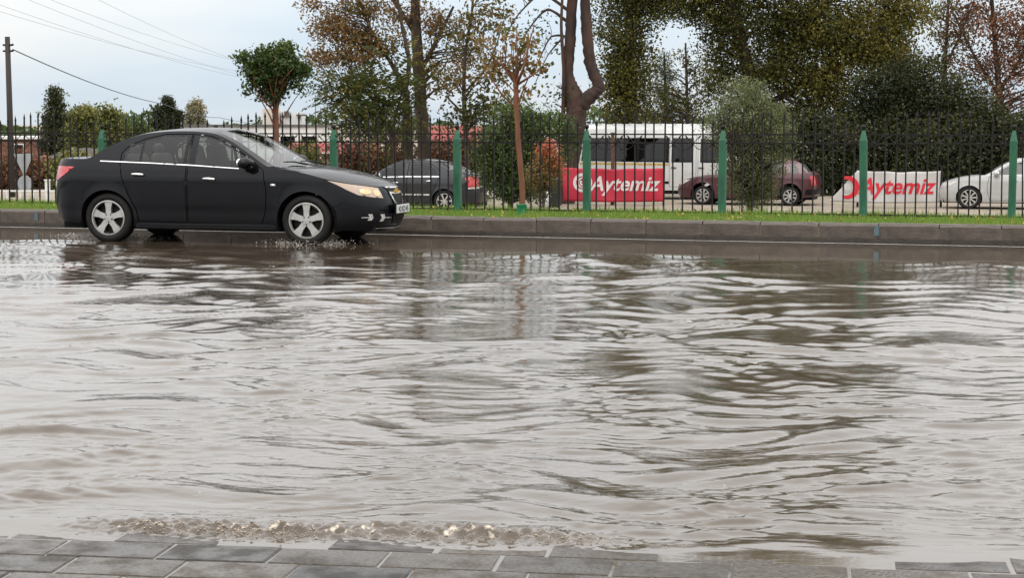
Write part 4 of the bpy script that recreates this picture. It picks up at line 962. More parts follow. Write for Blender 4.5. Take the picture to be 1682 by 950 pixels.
# ------------------------------------------------------------------ trees and shrubs
def leaf_cloud(P, size, aspect, tint, droop=0.0, flat=0.0, g=rng, name='crown'):
    """one folded diamond leaf (two triangles) at every point"""
    n = len(P); a = g.normal(0, 1, (n, 3)); a[:, 2] = a[:, 2] * (1 - flat) - droop; a /= np.linalg.norm(a, axis=1)[:, None]
    b = np.cross(a, g.normal(0, 1, (n, 3))); b /= np.linalg.norm(b, axis=1)[:, None] + 1e-9
    L_ = (size * g.uniform(0.6, 1.3, n))[:, None]; Wd = L_ * aspect
    V = np.stack([P - a * L_ / 2, P + b * Wd / 2, P + a * L_ / 2, P - b * Wd / 2], 1).reshape(-1, 3)
    me = np_mesh(name, V, np.arange(n * 4).reshape(-1, 4)); add_attr(me, 'tint', np.repeat(np.clip(tint, 0, 1), 4)); return me
def pinnate(P, D, length, nleaf, lw, tint, g=rng, name='crown'):
    """compound leaves: a drooping midrib at P towards D with pairs of narrow leaflets"""
    n = len(P); V = []; T_ = []
    D = D / (np.linalg.norm(D, axis=1)[:, None] + 1e-9); side = np.cross(D, np.array([0, 0, 1.0]) + g.normal(0, .3, (n, 3))); side /= np.linalg.norm(side, axis=1)[:, None] + 1e-9
    L_ = (length * g.uniform(0.7, 1.25, n))[:, None]
    for k in range(nleaf):
        f = (k + 0.6) / nleaf; base = P + D * L_ * f - np.array([0, 0, 1]) * L_ * 0.35 * f * f
        for s in (-1, 1):
            d = side * s * 0.85 + D * 0.35 - np.array([0, 0, 0.35]) + g.normal(0, .12, (n, 3)); d /= np.linalg.norm(d, axis=1)[:, None]
            ll = L_ * 0.30 * (1 - 0.35 * abs(f - 0.45)); mid = base + d * ll * 0.5; wv = np.cross(d, side * s + D * 0.2 + g.normal(0, .4, (n, 3))); wv = wv - 0; wv /= np.linalg.norm(wv, axis=1)[:, None] + 1e-9
            wv = D * 0.8 + wv * 0.5; wv /= np.linalg.norm(wv, axis=1)[:, None]
            V.append(np.stack([base, mid + wv * ll * lw, base + d * ll, mid - wv * ll * lw], 1)); T_.append(tint + g.normal(0, .06, n))
    V = np.concatenate(V).reshape(-1, 3); T_ = np.concatenate(T_)
    me = np_mesh(name, V, np.arange(len(V)).reshape(-1, 4)); add_attr(me, 'tint', np.repeat(np.clip(T_, 0, 1), 4)); return me
def px_pt(px, py, Y, dy=0.0): return np.array(pt_y(px, py, Y + dy))
def branch_path(a, b, n=5, bow=0.12, g=random):
    a = Vector(a); b = Vector(b); L_ = (b - a).length; c = Vector((g.gauss(0, bow), g.gauss(0, bow), abs(g.gauss(0, bow)))) * L_
    return [a.lerp(b, k / n) + c * math.sin(math.pi * k / n) + Vector((g.gauss(0, .012), g.gauss(0, .012), g.gauss(0, .012))) * L_ * (0 < k < n) for k in range(n + 1)]
def make_tree(name, label, cat, Y, base_px, trunks, blobs, lmat, bark, leaf, aspect=0.6, per=26, clr=0.28, kind='diamond', group=None, twigs=1.0, zbase=None, seed=1, depth_k=0.8, flat=0.0, droop=0.0, plen=0.5, gz=LOT, keep=1.0):
    """trunks: pixel paths [(px,py,width_px)...]; blobs: (px,py,rx_px,ry_px,clusters,tint0,tint1)"""
    g = np.random.default_rng(seed); rr = random.Random(seed); sc = F / Y
    b0 = Vector(pt_y(base_px, 300, Y)); b0.z = gz
    root = empty(name, b0, 0, label, cat, group); o0 = np.array(b0)
    tk = MB(); nodes = []
    for ti, tp in enumerate(trunks):
        path = []; rad = []
        dy = rr.uniform(-0.3, 0.3) if ti else 0.0
        for i, (a, b, w_) in enumerate(tp):
            q = Vector(px_pt(a, b, Y, dy * min(1, i)) - o0)
            if ti == 0 and i == 0: q.z = -0.1
            path.append(q); rad.append(w_ / sc / 2)
        cm_ = catmull([(*p_, r_) for p_, r_ in zip(path, rad)], 9); pp = [Vector(c[:3]) for c in cm_]; rr_ = [c[3] for c in cm_]
        tk.tube(pp, rr_, 10 if rr_[0] > 0.06 else 7, True, 0.07); nodes += [(p_, r_) for p_, r_ in zip(pp, rr_)][len(pp) // 4:]
    Ps, Ts, Ds = [], [], []
    nodes_np = np.array([tuple(p_) for p_, _ in nodes])
    for (a, b, rx, ry, ncl, t0, t1) in blobs:
        ncl = max(2, int(ncl * keep))
        c = px_pt(a, b, Y) - o0; rx_, rz_ = rx / sc, ry / sc; ry_ = max(min(rx_, 3.5), 0.5 * rz_) * depth_k
        u = g.normal(0, 1, (ncl, 3)); u /= np.linalg.norm(u, axis=1)[:, None]; rad = g.random(ncl) ** 0.42
        cl = c + u * rad[:, None] * np.array([rx_, ry_, rz_])
        cl[:, 2] = np.maximum(cl[:, 2], 0.1)
        m_ = g.poisson(per, ncl); idx = np.repeat(np.arange(ncl), m_)
        pts = cl[idx] + g.normal(0, 1, (len(idx), 3)) * clr * np.array([1, 1, 0.75]); ct = t0 + (t1 - t0) * g.random(ncl)
        Ps.append(pts); Ts.append(ct[idx] + g.normal(0, 0.10, len(idx))); Ds.append(pts - cl[idx] * 0.6 - 0.4 * c + np.array([0, 0, 0.1]))
        for q in cl[: int(ncl * 0.30 * twigs) + 1]:
            d = np.linalg.norm(nodes_np - q - np.array([0, 0, -0.5]), axis=1); k = int(np.argmin(d + 0.35 * np.abs(nodes_np[:, 2] - q[2] + 0.6)))
            r0 = min(nodes[k][1] * 0.45, 0.05); tk.tube(branch_path(nodes[k][0], q, 4, 0.10, rr), [max(r0 * (1 - 0.8 * i / 4), 0.006) for i in range(5)], 5, False)
    tk.build('trunk', bark, root, True)
    P = np.concatenate(Ps); T_ = np.concatenate(Ts); P[:, 2] = np.maximum(P[:, 2], 0.02)
    if kind == 'pinnate': me = pinnate(P, np.concatenate(Ds), plen, 6, 0.17, T_, g)
    else: me = leaf_cloud(P, leaf, aspect, T_, droop, flat, g)
    mesh_obj('crown', me, lmat, root); return root
LM = {}
LM['autumn'] = leaf_mat('autumn', [(0.032, 0.05, 0.013), (0.080, 0.090, 0.02), (0.15, 0.12, 0.03), (0.23, 0.14, 0.045), (0.20, 0.105, 0.045)], 0.35)
LM['olive'] = leaf_mat('olive', [(0.020, 0.026, 0.007), (0.050, 0.056, 0.012), (0.100, 0.098, 0.018), (0.16, 0.14, 0.026), (0.22, 0.165, 0.035)], 0.28)
LM['green'] = leaf_mat('green', [(0.022, 0.042, 0.011), (0.045, 0.075, 0.018), (0.08, 0.115, 0.028), (0.12, 0.15, 0.04)], 0.3)
LM['dark'] = leaf_mat('dark', [(0.014, 0.020, 0.008), (0.029, 0.037, 0.012), (0.055, 0.062, 0.018), (0.11, 0.10, 0.028)], 0.2)
LM['grey'] = leaf_mat('grey', [(0.055, 0.07, 0.026), (0.10, 0.125, 0.045), (0.16, 0.18, 0.07), (0.28, 0.29, 0.16)], 0.3)
LM['rust'] = leaf_mat('rust', [(0.06, 0.045, 0.02), (0.12, 0.06, 0.03), (0.20, 0.085, 0.045), (0.28, 0.13, 0.06)], 0.3)
LM['yellow'] = leaf_mat('yellow', [(0.05, 0.065, 0.016), (0.10, 0.115, 0.025), (0.17, 0.17, 0.04), (0.25, 0.22, 0.07)], 0.3)
LM['redtip'] = leaf_mat('redtip', [(0.06, 0.075, 0.02), (0.15, 0.11, 0.03), (0.32, 0.13, 0.05), (0.50, 0.10, 0.06)], 0.3)
LM['pale'] = leaf_mat('pale', [(0.16, 0.16, 0.10), (0.24, 0.22, 0.13), (0.32, 0.26, 0.15)], 0.3)

# tall two-stemmed tree with rusty upper leaves and drooping compound leaves
make_tree('tree', 'slender tree with rust-orange upper leaves rising behind the dark grey saloon', 'tree', 62, 700,
    [[(702, 345, 30), (696, 240, 22), (690, 150, 20), (683, 40, 17), (681, -60, 14), (678, -200, 6)], [(690, 120, 8), (720, 60, 6), (745, 10, 4)], [(685, 60, 8), (640, -10, 6), (600, -60, 3)]],
    [(735, 45, 45, 26, 60, .55, 1), (760, 90, 30, 24, 40, .45, .95), (715, 95, 22, 30, 30, .35, .9), (700, 20, 40, 25, 40, .5, 1), (640, -70, 110, 50, 150, .4, 1), (720, -120, 90, 70, 150, .3, .9), (690, -200, 70, 60, 110, .3, .8), (650, 20, 30, 25, 25, .5, 1), (735, 140, 24, 22, 18, .3, .8)],
    LM['autumn'], M['bark'], 0.11, 0.55, 32, 0.20, seed=3, keep=0.52)
make_tree('tree', 'forked slim tree with drooping feathery green leaves leaning towards the black sedan', 'tree', 60.5, 672,
    [[(674, 345, 15), (671, 250, 13), (668, 180, 12), (665, 145, 11), (640, 100, 6), (610, 50, 5), (590, 0, 4)], [(666, 150, 9), (672, 100, 7), (660, 40, 6), (650, -20, 4)], [(664, 150, 6), (600, 130, 4), (545, 160, 3)], [(670, 200, 5), (620, 205, 4), (580, 230, 3)]],
    [(545, 40, 42, 20, 70, .6, 1), (525, 92, 26, 14, 36, .6, 1), (585, 62, 44, 22, 70, .55, 1), (600, 12, 50, 20, 60, .5, 1), (575, 95, 50, 14, 60, .5, .95), (620, 80, 30, 30, 40, .3, .9), (512, 8, 22, 8, 14, .6, 1), (560, -40, 70, 30, 80, .5, 1), (652, 60, 20, 30, 14, .3, .8)],
    LM['autumn'], M['bark'], 0.11, 0.55, 32, 0.20, seed=4, keep=0.72)
make_tree('tree', 'low spreading sapling with long feathery green leaves in front of the red-brown houses', 'tree', 59, 640,
    [[(648, 345, 8), (645, 260, 7), (640, 210, 6), (620, 170, 4), (590, 140, 3)], [(645, 240, 5), (600, 220, 4), (560, 160, 3)], [(642, 220, 4), (655, 170, 4), (670, 120, 3)]],
    [(560, 140, 32, 16, 16, .0, .35), (545, 162, 24, 14, 12, .0, .35), (590, 165, 40, 26, 34, .0, .4), (625, 150, 40, 40, 44, .0, .4), (640, 205, 46, 34, 40, .0, .4), (595, 205, 30, 20, 18, .1, .5), (660, 110, 24, 24, 16, .1, .4)],
    LM['autumn'], M['bark'], 0.15, 0.5, 5, 0.25, kind='pinnate', seed=5, plen=0.75, keep=0.6)
make_tree('tree', 'thin sparse tree of green and brown leaves beside the sapling with the green sleeve', 'tree', 60, 768,
    [[(772, 345, 9), (766, 240, 8), (762, 160, 7), (764, 90, 5), (775, 20, 4), (780, -60, 3)], [(765, 150, 4), (800, 110, 3), (820, 60, 2)], [(764, 190, 4), (735, 160, 3)]],
    [(775, 60, 40, 40, 34, .2, .9), (800, 120, 36, 34, 30, .2, .85), (745, 130, 30, 24, 20, .3, .9), (810, 180, 40, 30, 34, .0, .5), (760, 195, 34, 24, 24, .0, .45), (800, 20, 40, 24, 22, .3, .9), (790, -60, 80, 50, 80, .2, .8)],
    LM['autumn'], M['bark'], 0.15, 0.5, 20, 0.28, seed=6)
# big fork-trunked tree
make_tree('tree', 'thick reddish trunk forking into two bare limbs at the rear end of the minibus', 'tree', 57, 928,
    [[(925, 345, 40), (934, 270, 34), (945, 205, 34), (945, 165, 32), (933, 125, 19), (936, 70, 18), (940, 0, 17), (944, -110, 12)], [(946, 180, 28), (968, 160, 24), (984, 142, 20), (970, 105, 19), (964, 50, 18), (960, -20, 16), (966, -120, 10)], [(925, 200, 7), (926, 120, 6), (922, 40, 5), (925, -30, 4)], [(938, 40, 6), (900, 15, 4), (870, 45, 2.4), (850, 85, 1.5)], [(938, 20, 6), (890, -10, 4), (850, 25, 2.4), (825, 70, 1.5)], [(936, 60, 5), (905, 60, 3), (885, 100, 1.6)], [(926, 60, 4), (900, 90, 2), (880, 135, 1.4)]],
    [(920, 150, 20, 50, 10, .1, .5), (890, 60, 40, 40, 12, .1, .7), (960, -120, 130, 60, 130, .1, .6), (860, -70, 80, 40, 50, .2, .8)],
    LM['green'], M['bark_red'], 0.13, 0.5, 16, 0.25, seed=7, twigs=2.2)
# ivy-clad dense tree and the big olive-coloured tree arching to it
make_tree('tree', 'dense upright olive-green tree standing just behind the minibus roof', 'tree', 66, 1038,
    [[(1040, 345, 22), (1038, 200, 18), (1034, 80, 14), (1030, -80, 10), (1030, -240, 5)]],
    [(1030, 175, 44, 40, 120, .15, .8), (1035, 110, 42, 50, 140, .1, .75), (1025, 40, 48, 50, 150, .1, .7), (1010, 130, 26, 60, 70, .2, .8), (1040, -40, 66, 60, 190, .1, .7), (1030, -150, 80, 70, 210, .1, .7), (1030, -260, 60, 60, 140, .2, .8), (1040, -370, 60, 60, 110, .2, .8), (1085, 0, 40, 34, 70, .1, .6)],
    LM['olive'], M['bark'], 0.11, 0.6, 50, 0.26, seed=8, keep=0.68)
make_tree('tree', 'largest tree, a broad olive and yellow-brown crown over the maroon hatchback', 'tree', 68, 1222,
    [[(1258, 345, 34), (1245, 220, 28), (1232, 130, 24), (1212, 50, 20), (1190, -60, 16), (1180, -220, 7)], [(1236, 150, 16), (1300, 80, 13), (1360, 0, 10), (1400, -120, 5)], [(1240, 180, 12), (1340, 130, 8), (1420, 90, 5)], [(1205, 20, 10), (1150, -20, 7), (1090, -10, 4)]],
    [(1110, -5, 52, 34, 120, .1, .7), (1160, 10, 40, 40, 100, .1, .6), (1190, 60, 34, 50, 100, .05, .6), (1185, 130, 30, 34, 60, .1, .6), (1260, 20, 70, 60, 240, .05, .7), (1270, 110, 60, 50, 200, .05, .65), (1350, 50, 70, 70, 300, .15, .85), (1430, 60, 66, 66, 280, .25, 1), (1360, 140, 60, 44, 170, .2, .95), (1470, 110, 46, 40, 120, .25, 1), (1480, 20, 46, 50, 130, .25, 1), (1390, 190, 50, 26, 70, .1, .8), (1300, 185, 50, 34, 90, .05, .6),
     (1250, -90, 110, 80, 330, .1, .7), (1390, -80, 110, 80, 330, .2, .9), (1180, -170, 90, 80, 230, .1, .7), (1320, -210, 140, 80, 380, .2, .9), (1270, -310, 110, 60, 240, .2, .9), (1440, -170, 70, 60, 150, .2, .9), (1300, -410, 150, 70, 230, .2, .9), (1160, -300, 80, 80, 130, .1, .7), (1420, -330, 90, 80, 150, .2, .9)],
    LM['olive'], M['bark'], 0.115, 0.6, 56, 0.30, seed=9, keep=0.66)
# small dark pine in the opening
pine_px = 1093
make_tree('pine_tree', 'small dark pine showing in the sky gap beside the broad olive tree', 'tree', 80, pine_px,
    [[(1094, 300, 9), (1093, 200, 6), (1092, 120, 4), (1091, 85, 2)]],
    [(1092, 95, 6, 8, 10, .2, .6), (1088, 112, 12, 7, 12, .1, .6), (1100, 128, 14, 7, 14, .1, .6), (1085, 148, 18, 8, 18, .1, .6), (1102, 165, 22, 9, 24, .1, .6), (1090, 190, 30, 14, 40, .1, .6), (1070, 205, 30, 16, 30, .1, .6), (1120, 200, 26, 16, 30, .1, .6)],
    LM['dark'], M['bark'], 0.2, 0.16, 26, 0.22, seed=10)
make_tree('tree', 'sparse feathery tree closing the lower edge of the sky gap over the minibus', 'tree', 76, 1130,
    [[(1132, 310, 8), (1130, 220, 7), (1128, 140, 5), (1126, 70, 3)]],
    [(1130, 180, 44, 26, 44, .1, .6), (1110, 150, 30, 24, 18, .2, .7), (1150, 120, 26, 44, 34, .1, .6), (1075, 180, 22, 36, 36, .2, .8), (1120, 95, 30, 24, 10, .2, .7), (1060, 120, 16, 40, 16, .2, .7)],
    LM['olive'], M['bark'], 0.15, 0.45, 18, 0.28, seed=11)
# right-hand trees
make_tree('evergreen_tree', 'dark rounded evergreen standing behind the white banner', 'tree', 65, 1480,
    [[(1486, 345, 18), (1480, 250, 14), (1478, 170, 8)]],
    [(1440, 150, 36, 26, 110, .0, .55), (1490, 140, 40, 28, 130, .0, .6), (1540, 165, 46, 34, 150, .0, .7), (1470, 195, 50, 34, 150, .0, .5), (1420, 185, 26, 24, 60, .0, .5), (1560, 215, 50, 34, 130, .0, .6), (1600, 180, 40, 36, 90, .1, .8), (1425, 125, 16, 14, 16, .2, .9), (1515, 112, 20, 12, 20, .2, .9), (1580, 140, 18, 18, 22, .3, 1), (1470, 112, 12, 14, 10, .1, .8)],
    LM['dark'], M['bark'], 0.11, 0.6, 44, 0.28, seed=12, keep=0.6)
make_tree('tree', 'airy tree with reddish-brown leaves above the white saloon', 'tree', 70, 1640,
    [[(1650, 345, 16), (1646, 240, 12), (1640, 140, 10), (1632, 40, 7), (1625, -70, 5)], [(1644, 160, 6), (1600, 90, 4), (1565, 20, 3)], [(1642, 150, 6), (1685, 80, 4), (1710, 0, 3)]],
    [(1630, 40, 60, 40, 90, .3, 1), (1665, 100, 44, 50, 110, .3, 1), (1600, 120, 36, 36, 50, .2, .8), (1570, 70, 30, 30, 24, .0, .4), (1640, 170, 50, 30, 60, .2, .9), (1700, 40, 50, 60, 90, .3, 1), (1590, 10, 40, 30, 30, .1, .7), (1660, -50, 80, 50, 110, .3, 1), (1735, 130, 50, 60, 80, .3, 1)],
    LM['rust'], M['bark'], 0.12, 0.6, 26, 0.28, seed=13, keep=0.8)
make_tree('tree', 'thin yellow-green tree with sky showing through beside the broad olive tree', 'tree', 72, 1560,
    [[(1558, 330, 9), (1556, 230, 8), (1552, 130, 7), (1556, 40, 5), (1560, -60, 3)], [(1553, 110, 4), (1580, 50, 3), (1600, 0, 2)]],
    [(1545, 110, 30, 24, 26, .1, .8), (1560, 60, 34, 34, 22, .2, .9), (1575, 20, 34, 30, 18, .2, .8), (1555, 160, 30, 24, 30, .1, .7), (1540, 30, 22, 30, 14, .2, .9), (1560, -60, 60, 40, 40, .2, .8)],
    LM['olive'], M['bark'], 0.16, 0.5, 20, 0.28, seed=14)
# hedge shrubs behind the parked cars
hed = [(1335, 255, 44, 66, 'dark'), (1395, 262, 42, 58, 'dark'), (1455, 258, 44, 62, 'dark'), (1515, 264, 44, 58, 'dark'), (1575, 256, 44, 66, 'dark'), (1632, 250, 42, 66, 'dark'), (1690, 252, 44, 62, 'dark'), (1750, 252, 44, 62, 'dark'), (1275, 260, 40, 60, 'dark')]
hl_ = ['behind the maroon hatchback\'s tail', 'behind the slanted end of the white banner', 'behind the lettering of the white banner', 'behind the end of the white banner by the white saloon', 'behind the white saloon\'s bonnet', 'behind the white saloon\'s windscreen', 'behind the white saloon\'s roof', 'behind the white saloon\'s boot', 'between the minibus nose and the grey-green bush']
for i, (a, b, rx, ry, lm) in enumerate(hed):
    make_tree('hedge_shrub', 'dark green hedge shrub ' + hl_[i], 'shrub', 63.5 + (i % 3) * 0.5, a, [[(a, 340, 8), (a + 2, 280, 6), (a, 240, 4)]],
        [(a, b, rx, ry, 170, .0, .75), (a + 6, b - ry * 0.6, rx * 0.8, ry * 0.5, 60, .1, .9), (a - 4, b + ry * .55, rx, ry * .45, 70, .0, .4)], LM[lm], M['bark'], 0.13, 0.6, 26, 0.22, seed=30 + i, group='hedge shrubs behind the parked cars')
# brown-leaved shrubs and vines behind the dark saloon
br = [(575, 265, 40, 34, 'rust', 'mixed rust and green shrub just past the black sedan\'s bonnet'), (640, 262, 38, 36, 'rust', 'brownish shrub at the foot of the feathery sapling'), (712, 268, 40, 40, 'rust', 'dark brownish shrub at the foot of the slender tree'), (765, 262, 30, 46, 'rust', 'thin brown shrub behind the dark saloon\'s boot'), (500, 262, 30, 26, 'yellow', 'yellowish shrub in front of the white depot wall')]
for i, (a, b, rx, ry, lm, lb) in enumerate(br):
    make_tree('shrub', lb, 'shrub', 64 + i * 0.7, a, [[(a, 335, 6), (a + 2, 290, 5), (a - 3, 240, 3)], [(a, 300, 4), (a + 14, 250, 2)]],
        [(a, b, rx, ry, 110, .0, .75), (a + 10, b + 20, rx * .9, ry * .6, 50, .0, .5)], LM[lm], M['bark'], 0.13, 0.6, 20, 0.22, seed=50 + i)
# shrubs near the fence
make_tree('shrub', 'green leafy shrub behind the fence beside the staked sapling', 'shrub', 46, 840, [[(838, 345, 8), (836, 280, 6), (832, 210, 4)], [(838, 310, 5), (860, 240, 4), (872, 190, 2)], [(838, 310, 5), (805, 250, 3)]],
    [(835, 265, 40, 60, 260, .0, .9), (865, 225, 34, 44, 130, .1, 1), (805, 260, 26, 50, 100, .0, .8), (840, 190, 34, 28, 60, .2, 1), (850, 310, 40, 26, 90, .0, .5), (895, 200, 22, 26, 30, .2, 1), (930, 230, 16, 40, 40, .1, .8)],
    LM['green'], M['bark'], 0.09, 0.5, 26, 0.14, seed=60)
make_tree('shrub', 'red-tipped orange shrub between the staked sapling and the red banner', 'shrub', 44, 896, [[(892, 345, 5), (893, 300, 4), (898, 250, 2)], [(893, 310, 3), (910, 275, 2)]],
    [(899, 247, 10, 13, 26, .75, 1), (893, 272, 20, 20, 50, .3, .7), (905, 265, 14, 14, 26, .4, .8), (887, 300, 24, 24, 60, .0, .45), (912, 285, 10, 12, 14, .3, .6)],
    LM['redtip'], M['bark'], 0.08, 0.45, 24, 0.10, seed=61)
make_tree('shrub', 'tall grey-green small-leaved bush rising just behind the fence in front of the maroon hatchback', 'shrub', 28.4, 1232, [[(1232, 350, 9), (1230, 300, 7), (1226, 240, 5), (1224, 170, 2.5)], [(1231, 330, 6), (1255, 260, 4), (1275, 190, 2)], [(1231, 335, 6), (1205, 270, 4), (1185, 200, 2)], [(1232, 340, 5), (1238, 250, 4), (1245, 150, 2)]],
    [(1228, 205, 68, 60, 400, .1, .9), (1225, 158, 40, 34, 120, .2, 1), (1262, 210, 44, 44, 150, .1, .9), (1190, 205, 36, 44, 120, .1, .9), (1232, 270, 62, 44, 330, .0, .8), (1232, 312, 44, 30, 230, .0, .6), (1285, 235, 26, 36, 50, .1, .8)],
    LM['grey'], M['bark'], 0.036, 0.45, 24, 0.055, seed=62, gz=0.10)
# left background
make_tree('conifer', 'dark pointed conifer behind the traffic signs', 'tree', 112, 95, [[(96, 330, 6), (95, 240, 4), (93, 155, 2)]],
    [(91, 165, 10, 20, 60, .1, .8), (92, 195, 18, 24, 120, .0, .7), (96, 230, 26, 34, 220, .0, .7), (98, 275, 32, 36, 240, .0, .5), (78, 240, 10, 30, 50, .0, .5)], LM['dark'], M['bark'], 0.20, 0.4, 26, 0.22, seed=70)
for i, (a, b, rx, ry, lb, lm) in enumerate([(135, 225, 24, 46, 'yellow-green tree touching the pointed conifer', 'yellow'), (178, 222, 28, 44, 'yellow-green leafy tree rising above the black sedan\'s boot', 'yellow'), (222, 232, 24, 26, 'low bushy green tree behind the black sedan\'s rear window', 'green'), (120, 285, 30, 26, 'dry yellowish shrub at the foot of the pointed conifer', 'yellow'), (30, 285, 34, 22, 'dry brown shrub on the bank below the red-brown house', 'rust'), (70, 292, 26, 18, 'low brown shrub on the bank beside the traffic signs', 'rust')]):
    make_tree('shrub' if b > 250 else 'tree', lb, 'shrub' if b > 250 else 'tree', 96 + 2.5 * i if b < 250 else 66 + i, a, [[(a, 320, 5), (a + 2, 250, 4), (a, b - ry * .6, 2)]],
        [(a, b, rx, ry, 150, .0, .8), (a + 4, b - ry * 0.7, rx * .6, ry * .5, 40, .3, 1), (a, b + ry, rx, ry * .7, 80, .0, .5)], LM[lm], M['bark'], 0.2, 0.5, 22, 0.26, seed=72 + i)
make_tree('cypress', 'clump of dark narrow cypress spires beyond the black sedan\'s roof', 'tree', 130, 276, [[(277, 290, 5), (276, 220, 4), (275, 165, 2)]],
    [(275, 172, 7, 13, 60, .1, .5), (279, 190, 9, 24, 90, .0, .5), (270, 200, 10, 26, 110, .0, .5), (264, 192, 4, 16, 40, .0, .5), (258, 188, 3, 11, 24, .0, .5), (288, 200, 7, 20, 60, .0, .5), (295, 190, 4, 8, 20, .0, .5), (277, 230, 20, 30, 160, .0, .4), (250, 208, 4, 12, 20, .0, .5)], LM['dark'], M['bark'], 0.22, 0.35, 24, 0.16, seed=80)
make_tree('poplar', 'pale fading poplar far beyond the black sedan\'s roof', 'tree', 190, 321, [[(321, 270, 3), (321, 210, 2), (320, 170, 1)]],
    [(316, 185, 7, 18, 70, .0, .8), (325, 182, 7, 18, 70, .2, 1), (321, 205, 14, 22, 130, .0, .7)], LM['pale'], M['bark'], 0.30, 0.45, 22, 0.28, seed=81)

# young trees on the verge
make_tree('sapling', 'young tree with a round dark green crown on a reddish stem behind the black sedan', 'tree', 26.2, 454, [[(456, 352, 9), (455, 280, 8), (454, 200, 7.5), (453, 165, 7), (452, 140, 4.5)], [(453, 150, 3), (438, 125, 2), (425, 112, 1)], [(453, 150, 3), (470, 125, 2), (482, 112, 1)]],
    [(450, 112, 46, 28, 150, .0, .75), (422, 104, 27, 18, 55, .2, .9), (480, 112, 28, 20, 50, .1, .8), (465, 86, 20, 14, 36, .3, 1), (447, 148, 24, 20, 50, .0, .5), (425, 130, 22, 14, 24, .0, .6), (497, 112, 14, 16, 14, .2, .8), (402, 96, 12, 10, 10, .3, 1), (470, 76, 10, 7, 8, .4, 1), (436, 82, 14, 8, 8, .2, .9), (412, 145, 10, 12, 6, .1, .7), (488, 140, 12, 12, 7, .1, .7)],
    LM['green'], M['bark_orange'], 0.062, 0.5, 19, 0.055, seed=90, twigs=0.25, gz=VERGE - 0.03)
sap = make_tree('sapling', 'young tree with sparse rusty leaves and an orange-brown stem in a green sleeve', 'tree', 25.8, 857, [[(859, 352, 10), (857, 300, 9.5), (851, 230, 9), (848, 165, 8.5), (847, 138, 8.5), (838, 118, 4), (815, 100, 2.6), (800, 85, 1.6)], [(848, 138, 6), (860, 112, 4), (868, 75, 3), (878, 40, 1.6)], [(847, 134, 6), (850, 95, 3), (848, 55, 1.6)], [(847, 138, 5), (830, 110, 3), (833, 70, 1.6)], [(848, 140, 5), (872, 125, 3), (890, 112, 1.6)]],
    [(812, 108, 22, 16, 16, .5, 1), (850, 100, 26, 24, 18, .45, 1), (880, 110, 20, 16, 10, .4, 1), (835, 65, 26, 20, 12, .4, 1), (870, 70, 20, 22, 9, .4, 1), (850, 150, 30, 12, 6, .4, 1), (800, 70, 14, 14, 6, .5, 1)],
    LM['autumn'], M['bark_orange'], 0.085, 0.6, 7, 0.075, seed=91, twigs=0.3, gz=VERGE - 0.03)
b_ = MB(); b_.lathe([(0.0, 0.0), (0.062, 0.0), (0.066, 0.02), (0.070, 0.165), (0.074, 0.17), (0.060, 0.175), (0.0, 0.172)], 14); b_.build('trunk_sleeve', M['pot_green'], sap, True)

# ------------------------------------------------------------------ pole, wires, signs, far buildings
p = pt_y(18, 300, 62); pole = empty('utility_pole', (p.x, p.y, LOT), 0, 'dark wooden utility pole with a cable near the traffic signs', 'utility pole')
top = pt_y(17, 60, 62).z - LOT; b_ = MB(); b_.tube([(0.04, 0, -0.2), (0.02, 0, top * .5), (0, 0, top)], [0.115, 0.10, 0.085], 10); b_.build('pole_shaft', M['pole_wood'], pole, True)
for dz in (0.28, 0.48):
    b_ = MB(); b_.box((0, 0, top - dz), (0.30, 0.12, 0.06)); b_.tube([(0.12, 0, top - dz), (0.2, -0.02, top - dz + 0.02)], 0.035, 8); b_.build('bracket', M['iron'], pole)
def cable(name, pts, r, lab, sag=0.0, grp=None, m_='wire'):
    P_ = []
    for i in range(len(pts) - 1):
        a, b = pts[i], pts[i + 1]
        for k in range(16): 
            q = a.lerp(b, k / 16); q.z -= sag * 4 * (k / 16) * (1 - k / 16); P_.append(q)
    P_.append(pts[-1]); b_ = MB(); b_.tube(P_, r, 5); o = b_.build(name, M[m_], None); return tag(o, lab, 'cable', grp)
cable('cable', [pt_y(21, 81, 62), pt_y(270, 171, 120), pt_y(360, 193, 160), pt_y(480, 206, 210)], 0.022, 'single dark cable sagging from the utility pole past the cypress clump', 0.25)
for i, (a, b, c_, d_) in enumerate([(-40, 6, 430, 122), (-60, -14, 440, 136), (10, -16, 470, 142), (60, -10, 450, 112), (140, -12, 460, 120)]):
    cable('power_line', [pt_y(a, b, 150), pt_y(c_, d_, 260), pt_y(c_ + 110, d_ + 26, 320)], 0.017, 'thin overhead power line crossing the sky above the black sedan', 0.7, 'overhead power lines', 'wire_pale')
p = pt_y(40, 300, 60); sg = empty('traffic_sign', (p.x, p.y, LOT), 0, 'grey backs of a triangular and a round traffic sign on one post', 'traffic sign')
def zz(py, Y): return pt_y(40, py, Y).z - LOT
b_ = MB(); b_.tube([(0, 0, -0.05), (0, 0, zz(252, 60))], 0.035, 8); b_.build('sign_post', M['sign_back'], sg)
def plate2(poly, nm):
    b_ = MB(); b_.prism(poly, -0.02, 0.02, lambda a, b, d: Vector((a, 0.055 + d, b))); return b_.build(nm, M['sign_back'], sg)
k = 60 / F; plate2([(-17 * k, zz(253, 60)), (15 * k, zz(252, 60)), (1 * k, zz(287, 60)), (-2 * k, zz(287, 60))], 'triangle_plate')
plate2([(11.5 * k * math.cos(a), zz(302, 60) + 14 * k * math.sin(a)) for a in [2 * math.pi * i / 24 for i in range(24)]], 'round_plate')
